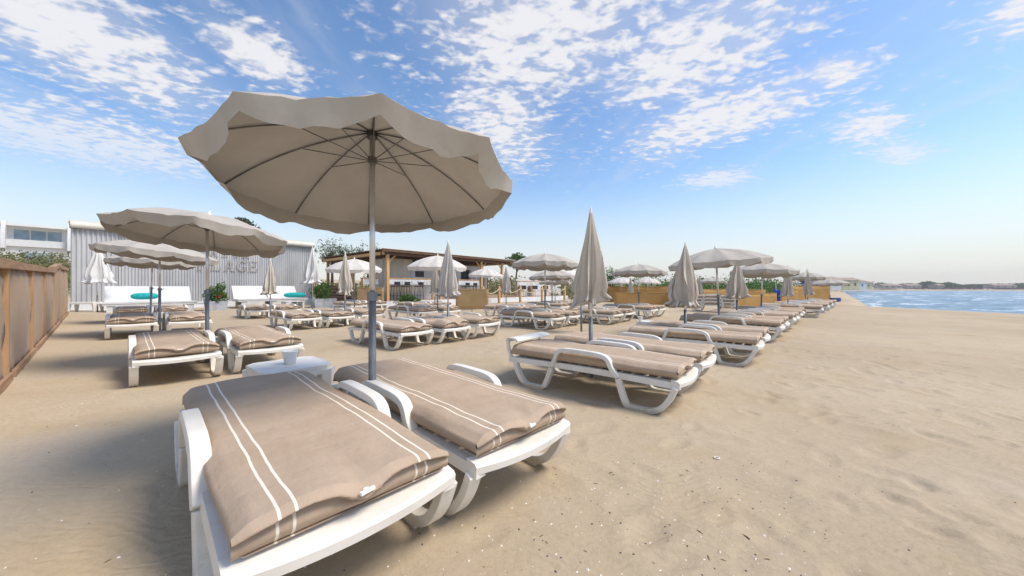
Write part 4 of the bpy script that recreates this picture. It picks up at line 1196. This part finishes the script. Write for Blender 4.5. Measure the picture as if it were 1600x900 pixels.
b = MB(); b.box((4.95, -0.47, 3.15), (10.9, 0.03, 0.14)); b.build('fascia', M['dark_wood'], perg)
b = MB(); b.box((4.95, -0.49, 3.235), (10.95, 0.06, 0.03)); b.build('roof_trim', M['cream'], perg)
kiosk = thing('bar_kiosk', 'grey and beige panelled beach bar kiosk with a dark serving opening under the pergola', 'bar', (BA[0], BA[1], 0.40), BR)
b = MB(); corrugated(b, 0.3, 2.2, 0, 2.45, 0.9, 0.30, 0.03); b.build('wall', M['sheet_beige'], kiosk)
b = MB(); b.box((1.25, 1.5, 1.2), (1.9, 1.1, 2.4)); b.build('side_body', M['sheet_beige'], kiosk)
b = MB()
for (x0, x1, z0, z1) in ((2.2, 4.0, 0, 2.3), (4.0, 6.15, 0, 2.3), (6.15, 7.1, 0, 1.15), (6.15, 7.1, 2.0, 2.3), (7.1, 8.35, 0, 2.3)):
    b.box(((x0 + x1) / 2, 1.4, (z0 + z1) / 2), (x1 - x0 - 0.01, 1.0, z1 - z0))
b.build('wall', M['sheet'], kiosk)
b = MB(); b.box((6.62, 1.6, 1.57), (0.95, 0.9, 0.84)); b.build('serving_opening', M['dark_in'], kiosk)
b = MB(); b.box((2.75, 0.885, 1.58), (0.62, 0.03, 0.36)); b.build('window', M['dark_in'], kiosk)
b = MB(); b.box((8.65, 1.0, 1.05), (0.5, 0.06, 2.1)); dr = b.build('door', M['chair_brown'], kiosk)
b = MB(); b.box((8.65, 0.96, 1.15), (0.28, 0.02, 1.5)); b.build('door_panel', M['sheet_beige'], dr)
for k in (0, 1):
    b = MB(); b.box((7.42 + k * 0.42, 0.885, 1.35), (0.24, 0.02, 0.36)); b.build('poster', M['poster_blue'], kiosk)
def counter(x0, x1, y, label, z=1.24, banner=True):
    t = thing('bar_counter', label, 'bar counter', (BA[0] + 0.656 * x0 - 0.755 * y, BA[1] + 0.755 * x0 + 0.656 * y, 0.40), BR, 'bar counters')
    L = x1 - x0
    b = MB(); b.box((L / 2, 0, z), (L, 0.40, 0.06)); b.build('counter_top', M['pine_rail'], t, bevel=0.008)
    n = max(2, int(L / 1.6) + 1)
    for k in range(n):
        b = MB(); b.box((0.06 + (L - 0.12) * k / (n - 1), 0.12, (z - 0.03) / 2), (0.07, 0.07, z - 0.03)); b.build('post', M['pine'], t)
    b = MB(); b.box((L / 2, -0.17, z - 0.185), (L - 0.05, 0.02, 0.30)); bn = b.build('banner', M['white_paint'], t)
    return t, bn
t1_, bn1 = counter(0.12, 3.3, 0.12, 'orange timber bar counter with a white AZUR PLAGE banner, above the black stools')
text_mesh('AZUR PLAGE', 0.75, 1.24 - 0.27, 0.15, 0.215, -0.181, 0.006, 0.95).build('lettering', M['letter'], bn1)
t2_, bn2 = counter(5.1, 7.05, 0.12, 'orange timber bar counter under the dark serving opening')
t3_, bn3 = counter(11.4, 15.6, 0.12, 'long timber terrace counter right of the pergola with chairs behind it')
text_mesh('AZUR PLAGE', 1.0, 1.24 - 0.27, 0.15, 0.215, -0.181, 0.006, 0.95).build('lettering', M['letter'], bn3)
t4_, _ = counter(-1.0, -0.12, 0.8, 'timber bar counter on the inland side of the pergola corner')
def W(s_, dd): return (BA[0] + 0.656 * s_ - 0.755 * dd, BA[1] + 0.755 * s_ + 0.656 * dd)
def stool():
    t = thing('bar_stool', 'x', 'bar stool', (0, 0, 0.40), BR, 'black bar stools')
    b = MB(); b.box((0, 0, 0.80), (0.40, 0.36, 0.05)); b.build('seat', M['black'], t, bevel=0.01)
    for a in (-1, 1):
        for c in (-1, 1):
            b = MB(); b.tube([(a * 0.16, c * 0.14, 0.79), (a * 0.22, c * 0.19, 0)], 0.017, 6); b.build('leg', M['black'], t)
    b = MB()
    for z in (0.28,):
        for (p, q_) in (((-0.2, -0.17), (0.2, -0.17)), ((0.2, -0.17), (0.2, 0.17)), ((0.2, 0.17), (-0.2, 0.17)), ((-0.2, 0.17), (-0.2, -0.17))):
            b.tube([(p[0], p[1], z), (q_[0], q_[1], z)], 0.011, 6)
    b.build('footrest', M['black'], t)
    b = MB(); b.box((0, -0.20, 0.95), (0.36, 0.03, 0.20)); b.build('backrest', M['black'], t)
    return t
st = stool(); st['label'] = 'black bar stool beside the corner post of the pergola'
ST = tree_of(st)
x, y = W(0.42, -0.22); st.location = (x, y, 0.40)
for s_, lab in ((1.05, 'black bar stool second from the pergola corner post'), (1.95, 'black bar stool third from the corner post, before the pale panel'), (5.6, 'black bar stool before the counter under the dark serving opening'), (6.3, 'black bar stool nearest the poster wall of the bar')):
    c = copy_tree(ST); x, y = W(s_, -0.22); c.location = (x, y, 0.40); c['label'] = lab
for s_, lab in ((12.0, 'left brown wicker chair behind the terrace counter'), (13.6, 'middle brown wicker chair behind the terrace counter'), (15.0, 'right brown wicker chair behind the terrace counter')):
    x, y = W(s_, 1.4)
    t = thing('terrace_chair', lab, 'chair', (x, y, 0.40), BR + 0.3, 'brown wicker terrace chairs')
    b = MB(); b.box((0, 0, 0.44), (0.48, 0.46, 0.06)); b.build('seat', M['chair_brown'], t, bevel=0.01)
    b = MB(); b.box((0, 0.22, 0.72), (0.48, 0.05, 0.50)); b.build('backrest', M['chair_brown'], t, bevel=0.01)
    for a in (-1, 1):
        b = MB(); b.box((a * 0.24, 0, 0.62), (0.05, 0.46, 0.04)); b.build('armrest', M['chair_brown'], t)
        for c in (-1, 1):
            b = MB(); b.tube([(a * 0.21, c * 0.19, 0.42), (a * 0.22, c * 0.20, 0)], 0.018, 6); b.build('leg', M['chair_brown'], t)
# terrace back wall
x, y = 2.6, 33.0
t = thing('terrace_wall', 'white wall with a round grey plaque at the back of the terrace', 'wall', (x, y, 0.40), BR)
b = MB(); b.box((0, 0, 0.75), (7.0, 0.2, 1.5)); b.build('wall', M['white_paint'], t)
b = MB(); b.tube([(1.9, -0.10, 1.05), (1.9, -0.13, 1.05)], 0.30, 20); b.build('plaque', M['letter'], t)
for k in (-2.6, -0.9, 0.8):
    b = MB(); b.box((k, -0.11, 0.95), (0.9, 0.02, 0.7)); b.build('window', M['dark_in'], t)
# rope barrier
rp = [(-3.0 + 1.0, 24.0), (-0.92, 25.0), (0.62, 26.0), (2.33, 27.0), (4.25, 28.2)]
names = ['rope post nearest the poster wall', 'second rope post, left of the small closed parasol', 'third rope post, middle of the barrier', 'fourth rope post, before the brown chairs', 'last rope post, left of the tallest closed parasol']
for (x, y), nm in zip(rp, names):
    b = MB(); b.lathe([(0.0, 1.22), (0.07, 1.20), (0.095, 1.15), (0.10, -0.1)], (0, 0, 0), 10)
    o = b.build('rope_post', M['pine'], None, smooth=True); o.location = (x, y, gz(x, y)); tag(o, 'round timber ' + nm, 'post', 'rope barrier posts')
for i in range(4):
    (x0, y0), (x1, y1) = rp[i], rp[i + 1]
    pts = [(x0 + (x1 - x0) * k / 12, y0 + (y1 - y0) * k / 12 - 0.11, 1.02 + gz(x0, y0) - 0.30 * math.sin(math.pi * k / 12)) for k in range(13)]
    b = MB(); b.tube(pts, 0.035, 6); o = b.build('rope', M['rope'], None, smooth=True)
    tag(o, 'pale rope sagging between the %s and %s barrier posts' % (['first', 'second', 'third', 'fourth'][i], ['second', 'third', 'fourth', 'last'][i]), 'rope', 'barrier ropes')
def bush(x, y, z, r, label, seed, m='leaf', k=26, per=60, size=0.06, name='shrub', group='shrubs', cat='shrub'):
    t = thing(name, label, cat, (x, y, z), 0, group)
    rnd = random.Random(seed); g = MB()
    clumps(g, (0, 0, r[2] * 0.75), r, k, per, size, rnd)
    leaves(g, (0, 0, r[2] * 0.6), (r[0] * 0.7, r[1] * 0.7, r[2] * 0.6), k * 12, size, rnd)
    g.build('foliage', M[m], t)
    b = MB()
    for _ in range(5):
        a = rnd.uniform(0, 6.28); b.tube([(0, 0, -0.1), (math.cos(a) * r[0] * 0.5, math.sin(a) * r[1] * 0.5, r[2] * 0.9)], [0.03 * max(r), 0.012 * max(r)], 5)
    b.build('stem', M['bark'], t); return t
bush(-5.55, 18.6, 0.05, (0.65, 0.45, 0.42), 'low green bush at the edge of the bar deck below the stools', 8)

# ---------------------------------------------------------------- trees and dune vegetation
def tree(x, y, z, h, r, label, seed, m='leaf_grey', feathery=False, k=40, per=70, size=0.14, cat='tree', name='tree', cs=0.35):
    t = thing(name, label, cat, (x, y, z), 0, 'trees behind the beach')
    rnd = random.Random(seed)
    tr = MB(); lean = (rnd.uniform(-0.2, 0.2) * h * 0.3, rnd.uniform(-0.1, 0.1) * h * 0.3)
    top = Vector((lean[0], lean[1], h * 0.62))
    tr.tube([(0, 0, -0.3), (lean[0] * 0.4, lean[1] * 0.4, h * 0.3), tuple(top)], [h * 0.035, h * 0.027, h * 0.015], 8)
    g = MB(); cc = (lean[0], lean[1], h - r[2] * 0.9)
    for i in range(9):
        a = rnd.uniform(0, 6.28); e = rnd.uniform(0.3, 1.0)
        tip = Vector((cc[0] + math.cos(a) * r[0] * 0.8, cc[1] + math.sin(a) * r[1] * 0.8, cc[2] + r[2] * (e - 0.35) * 1.3))
        tr.tube([(lean[0] * 0.4, lean[1] * 0.4, h * 0.3 + i * 0.02 * h), tuple((top + tip) / 2 - Vector((0, 0, 0.1 * h))), tuple(tip)], [h * 0.014, h * 0.008, h * 0.003], 5)
        if feathery:
            for j in range(14):
                p = top.lerp(tip, rnd.uniform(0.1, 1.0)) + Vector((rnd.gauss(0, 0.18), rnd.gauss(0, 0.18), rnd.gauss(0, 0.18))) * r[0]
                leaves(g, tuple(p), (r[0] * 0.12, r[1] * 0.12, r[2] * 0.30), per // 2, size, rnd, flat=2.2)
    if not feathery: clumps(g, cc, r, k, per, size, rnd, cs)
    tr.build('trunk', M['bark'], t, smooth=True); g.build('crown', M[m], t)
    return t
def atpx(px_, Y): return (px_ - 800) / 545 * Y
for i, (px_, Y, h, r, lab) in enumerate((
        (519, 33, 3.9, (1.7, 1.5, 1.3), 'feathery grey green tamarisk just behind the shed end, leftmost of the three'),
        (548, 35, 3.7, (1.7, 1.5, 1.2), 'feathery grey green tamarisk behind the pergola, middle of the three'),
        (575, 36, 3.0, (1.5, 1.4, 1.1), 'feathery tamarisk behind the pergola corner, rightmost and lowest of the three'))):
    X = atpx(px_, Y); z = gz(X, Y)
    top = 1.1 + (450 - (378, 382, 392)[i]) / 545 * Y
    tree(X, Y, top - h, h, r, lab, 40 + i, 'leaf_grey', True, per=22, size=0.085)
X = atpx(383, 30); tree(X, 30, 1.1 + 105 / 545 * 30 - 4.6, 4.6, (1.6, 1.4, 1.1), 'dark tree top poking up behind the shed roof above the second parasol', 51, 'leaf_grey', k=30)
X = atpx(806, 45); tree(X, 45, 1.1 + 53 / 545 * 45 - 3.6, 3.6, (1.5, 1.2, 0.9), 'rounded green tree behind the right end of the pergola roof', 52, 'leaf', k=34)
tree(8.15, 28.9, 0.0, 2.75, (0.95, 0.8, 0.62), 'small leaning tree with a dark trunk at the end of the rear windbreak', 53, 'leaf', k=24, per=36, size=0.07, cs=0.28)
# dune scrub: individual bushes along the dune, then mass vegetation further off
g = MB(); rnd = random.Random(77)
def scrub(px0, px1, Y0, Y1, n, s, hz=0.5, per=130, lift=0.0):
    for _ in range(n):
        Y = rnd.uniform(Y0, Y1); X = atpx(rnd.uniform(px0, px1), Y)
        z = gz(X, Y); q_ = s * rnd.uniform(0.6, 1.4)
        leaves(g, (X, Y, z + hz * q_ * 0.5 + lift), (q_ * 1.3, q_, hz * q_), per, 0.16 * (Y / 40) ** 0.7, rnd)
scrub(-60, 112, 24, 34, 130, 1.3, 0.8)
scrub(495, 620, 27, 40, 60, 1.2, 0.7)
scrub(600, 900, 34, 60, 110, 1.9, 0.7, 170)
stuff(g.build('dune_scrub', M['leaf_dry'], None))
g = MB()
scrub(900, 1240, 40, 62, 110, 1.7, 0.75, 150)
scrub(1000, 1260, 60, 110, 60, 3.0, 0.7, 130)
o = stuff(g.build('coastal_scrub', M['leaf'], None))

# apartment building inland
bx0 = (-66.0, 44.0)
apt = thing('apartment_building', 'long white holiday apartment block with arched fins on the dune at the far left', 'building', (bx0[0] - 10, bx0[1] - 11, 1.7), SR)
b = MB(); b.box((16, 5, 3.4), (34, 9, 3.2)); b.build('lower_storey', M['stucco'], apt)
b = MB(); b.box((16, 5.5, 6.3), (33, 8, 2.6)); b.build('upper_storey', M['stucco'], apt)
b = MB(); b.box((16, 5, 7.75), (34.5, 9.6, 0.3)); b.build('roof', M['stucco'], apt)
b = MB(); b.box((16, 0.2, 5.35), (34, 0.25, 0.9)); b.build('balcony', M['white_paint'], apt)
b = MB(); b.box((16, 4.5, 0.9), (34, 8, 2.0)); b.build('ground_storey', M['plinth'], apt)
for k in range(7):
    # curved fin: quarter arch from roof out over the balcony
    pts = [(1.45 * math.sin(R(a)) * -1 + 0.6, 8.3 - 3.4 * (1 - math.cos(R(a)))) for a in range(0, 100, 12)]
    vs = []; fs = []
    for (yy, zz) in pts: vs += [(0, yy, zz), (0.35, yy, zz), (0.35, yy + 0.9, zz - 0.2), (0, yy + 0.9, zz - 0.2)]
    for i in range(len(pts) - 1):
        for j in range(4): fs.append((4 * i + j, 4 * i + (j + 1) % 4, 4 * i + 4 + (j + 1) % 4, 4 * i + 4 + j))
    b = MB(); b.add([(v[0] + k * 5.3 - 0.2, v[1], v[2]) for v in vs], fs); b.build('fin', M['white_paint'], apt)
    if k < 6:
        for j in range(3):
            b = MB(); b.box((k * 5.3 + 1.2 + j * 1.35, 1.47, 6.35), (1.2, 0.06, 1.7)); b.build('window', M['glass'], apt)
        b = MB(); b.box((k * 5.3 + 2.6, 0.47, 3.4), (2.6, 0.06, 1.5)); b.build('window', M['glass'], apt)
b = MB(); b.box((9.5, 5, 8.2), (1.2, 1.2, 0.8)); b.build('roof_unit', M['letter'], apt)

# ---------------------------------------------------------------- toward the sea: slides, town and far coast
def slide(x, y, rz, H, L, label, steps=True):
    t = thing('water_slide', label, 'slide', (x, y, 0), rz, 'blue water slides')
    pts = crom([(0, 0, H), (L * 0.12, 0, H - 0.02), (L * 0.4, 0, H * 0.62), (L * 0.75, 0, H * 0.2), (L, 0, H * 0.12)], 5)
    vs = []; fs = []
    for p in pts: vs += [(p.x, -0.28, p.z + 0.16), (p.x, -0.24, p.z), (p.x, 0.24, p.z), (p.x, 0.28, p.z + 0.16), (p.x, 0.32, p.z + 0.16), (p.x, 0.28, p.z - 0.05), (p.x, -0.28, p.z - 0.05), (p.x, -0.32, p.z + 0.16)]
    for i in range(len(pts) - 1):
        for j in range(8): fs.append((8 * i + j, 8 * i + (j + 1) % 8, 8 * i + 8 + (j + 1) % 8, 8 * i + 8 + j))
    b = MB(); b.add(vs, fs); b.build('chute', M['blue'], t, smooth=True)
    for sy in (-0.28, 0.28):
        b = MB(); b.tube([(-0.6, sy, 0), (0, sy, H), (0.05, sy, H + 0.5)], 0.035, 6); b.build('ladder_rail', M['white_paint'], t)
    b = MB()
    for k in range(1, 6): b.tube([(-0.6 + 0.6 * k / 6, -0.28, H * k / 6), (-0.6 + 0.6 * k / 6, 0.28, H * k / 6)], 0.025, 6)
    b.build('rungs', M['white_paint'], t); return t
slide(19.7, 25.6, R(205), 0.95, 0.8, 'blue slide dipping behind the rounded ochre windbreak')
slide(23.6, 28.3, R(15), 2.1, 0.9, 'taller blue slide curving above the end parasols of the seaward row')
b = MB()
b.tube([(-0.42, 0, 0.12), (0.42, 0, 0.14)], [0.14, 0.12], 10); b.box((0, 0, 0.28), (0.7, 0.3, 0.10))
o = b.build('blue_float', M['blue'], None); o.location = (25.4, 27.4, gz(25.4, 27.4)); o.rotation_euler = (0, 0, 0.2); tag(o, 'small bright blue float lying on the sand at the water edge', 'float')

# far land across the bay
g = MB(); n = 120; vs = []; fs = []
for i in range(n + 1):
    x = 150 + 900 * i / n
    w_ = float(vnoise(np.array([i * 0.35]), np.array([3.0]))[0])
    y0 = 252 + 6 * w_
    for (dy, z) in ((0, -1.3), (3, -0.4), (10, 0.5 + 0.3 * w_), (40, 0.9 + 0.5 * w_), (400, 1.0)):
        vs.append((x, y0 + dy, z))
for i in range(n):
    for k in range(4): p = i * 5 + k; fs.append((p, p + 5, p + 6, p + 1))
g.add(vs, fs); structure(g.build('far_shore', M['roof_tile'] if False else M['sand'], None, smooth=True))
# dark red seaweed / rock bank on the far shore
g = MB(); rnd = random.Random(5)
for i in range(400):
    x = rnd.uniform(300, 620); y = rnd.uniform(258, 268)
    leaves(g, (x, y, 0.5), (2.4, 1.2, 0.75), 16, 0.6, rnd)
stuff(g.build('shore_heath', M['heath'], None))
g = MB()
for i in range(520):
    px_ = rnd.choice([rnd.uniform(1330, 1600), rnd.uniform(1380, 1545), rnd.uniform(1420, 1540), rnd.uniform(1520, 1640)]); Y = rnd.uniform(275, 320)
    X = atpx(px_, Y); hh = 2.9 * (0.5 + float(vnoise(np.array([px_ * 0.06]), np.array([1.0]))[0]))
    leaves(g, (X, Y, 1.0 + hh * 0.6), (4.0, 3, hh * 0.75), 50, 0.7, rnd)
stuff(g.build('far_woodland', M['leaf_grey'], None))
houses = [(1306, 130, 7, 3.6, 'yellow_stucco', 'yellow house at the near end of the far town, just right of the last windbreak'),
          (1318, 150, 8, 4.2, 'yellow_stucco', 'second yellow house of the far town, with a taller gable'),
          (1331, 175, 9, 4.0, 'stucco', 'white house right of the two yellow ones in the far town'),
          (1342, 200, 10, 3.8, 'yellow_stucco', 'pale yellow house at the right end of the far town'),
          (1388, 262, 15, 2.0, 'stucco', 'low tiled house among the trees of the far shore, nearest the town'),
          (1421, 266, 12, 2.1, 'stucco', 'low white house at the middle of the far shore'),
          (1463, 266, 5, 2.2, 'stucco', 'small white hut below the highest trees of the far shore'),
          (1562, 268, 20, 2.1, 'stucco', 'long white building at the right end of the far shore'),
          (1288, 120, 6, 3.6, 'stucco', 'pale house peeking over the last windbreak')]
for (px_, Y, Wd, Hh, mm, lab) in houses:
    X = atpx(px_, Y)
    t = thing('house', lab, 'house', (X, Y, 0.3 if Y < 210 else 0.9), 0.1, 'houses of the far town')
    b = MB(); b.box((0, 0, Hh / 2), (Wd, 6, Hh)); b.build('wall', M['far_wall'] if Y > 240 else M[mm], t)
    b = MB(); hw_ = Wd / 2 + 0.4
    b.add([(-hw_, -3.5, Hh + 0.01), (hw_, -3.5, Hh + 0.01), (hw_, 3.5, Hh + 0.01), (-hw_, 3.5, Hh + 0.01), (-hw_, 0, Hh + 1.1), (hw_, 0, Hh + 1.1)], [(0, 1, 5, 4), (2, 3, 4, 5), (0, 4, 3), (1, 2, 5), (0, 3, 2, 1)]); b.build('roof', M['roof_tile'], t)
    k = 2 if Wd < 12 else (3 if Wd < 25 else 5)
    for i in range(k):
        b = MB(); b.box((-Wd / 2 + Wd * (i + 0.5) / k, -3.02, Hh * 0.55), (1.4 if Wd > 12 else 0.8, 0.05, 0.9)); b.build('window', M['dark_in'], t)

# ---------------------------------------------------------------- sea air
b = MB(); b.box((350, 260, 13.0), (1100, 900, 32.0))
hz_ = stuff(b.build('haze', None, None))
hm = bpy.data.materials.new('haze_air'); hm.use_nodes = True
ht = NT(hm.node_tree); ht.n.remove(ht.n['Principled BSDF'])
pv = ht.new('ShaderNodeVolumePrincipled'); pv.inputs['Color'].default_value = (0.95, 0.96, 1.0, 1); pv.inputs['Density'].default_value = 0.0006
ht.l.new(pv.outputs[0], ht.n['Material Output'].inputs['Volume'])
hz_.data.materials.append(hm)

# ---------------------------------------------------------------- bits on the sand
def bits(n, name, m, rnd, size, region, flat=0.3, long_=1.0):
    g = MB()
    for _ in range(n):
        x, y = region(rnd)
        z = gz(x, y) + 0.002
        s1 = size * rnd.uniform(0.4, 1.3); an = rnd.uniform(0, 6.28)
        k = 7; vs = [(x, y, z + s1 * flat)]
        for i in range(k):
            a = 2 * math.pi * i / k; rr = s1 * rnd.uniform(0.75, 1.15)
            u, v = rr * math.cos(a) * long_, rr * 0.6 * math.sin(a)
            vs.append((x + u * math.cos(an) - v * math.sin(an), y + u * math.sin(an) + v * math.cos(an), z - 0.002))
        g.add(vs, [(0, 1 + i, 1 + (i + 1) % k) for i in range(k)])
    return stuff(g.build(name, m, None))
def reg(r):
    while True:
        if r.random() < 0.5:
            c = r.choice([(-0.05, 1.35), (0.35, 1.9), (0.95, 1.45), (1.3, 1.9), (0.75, 1.2), (-1.2, 1.05), (0.2, 1.25)])
            x, y = c[0] + r.gauss(0, 0.28), c[1] + r.gauss(0, 0.22)
        else:
            y = 1.0 + 7 * r.random() ** 2; x = r.uniform(-1.6, 1.6) * y
        if y > 0.8: return x, y
rnd = random.Random(31)
bits(520, 'shell_fragments', M['shell'], rnd, 0.0062, reg)
bits(240, 'mussel_fragments', M['shell_dark'], rnd, 0.0062, reg)
bits(60, 'driftwood_bits', M['twig'], rnd, 0.0075, reg, 0.25, 2.3)
b = MB(); b.tube([(0.017 * math.cos(a / 10 * 6.283), 0.013 * math.sin(a / 10 * 6.283), 0.006) for a in range(11)], 0.0038, 6)
o = b.build('shell_ring', M['shell'], None, smooth=True); X, Y = 320 / 545 * 2.29, 2.29
o.location = (X, Y, gz(X, Y)); tag(o, 'small white ring shaped shell lying alone on the open sand', 'shell')
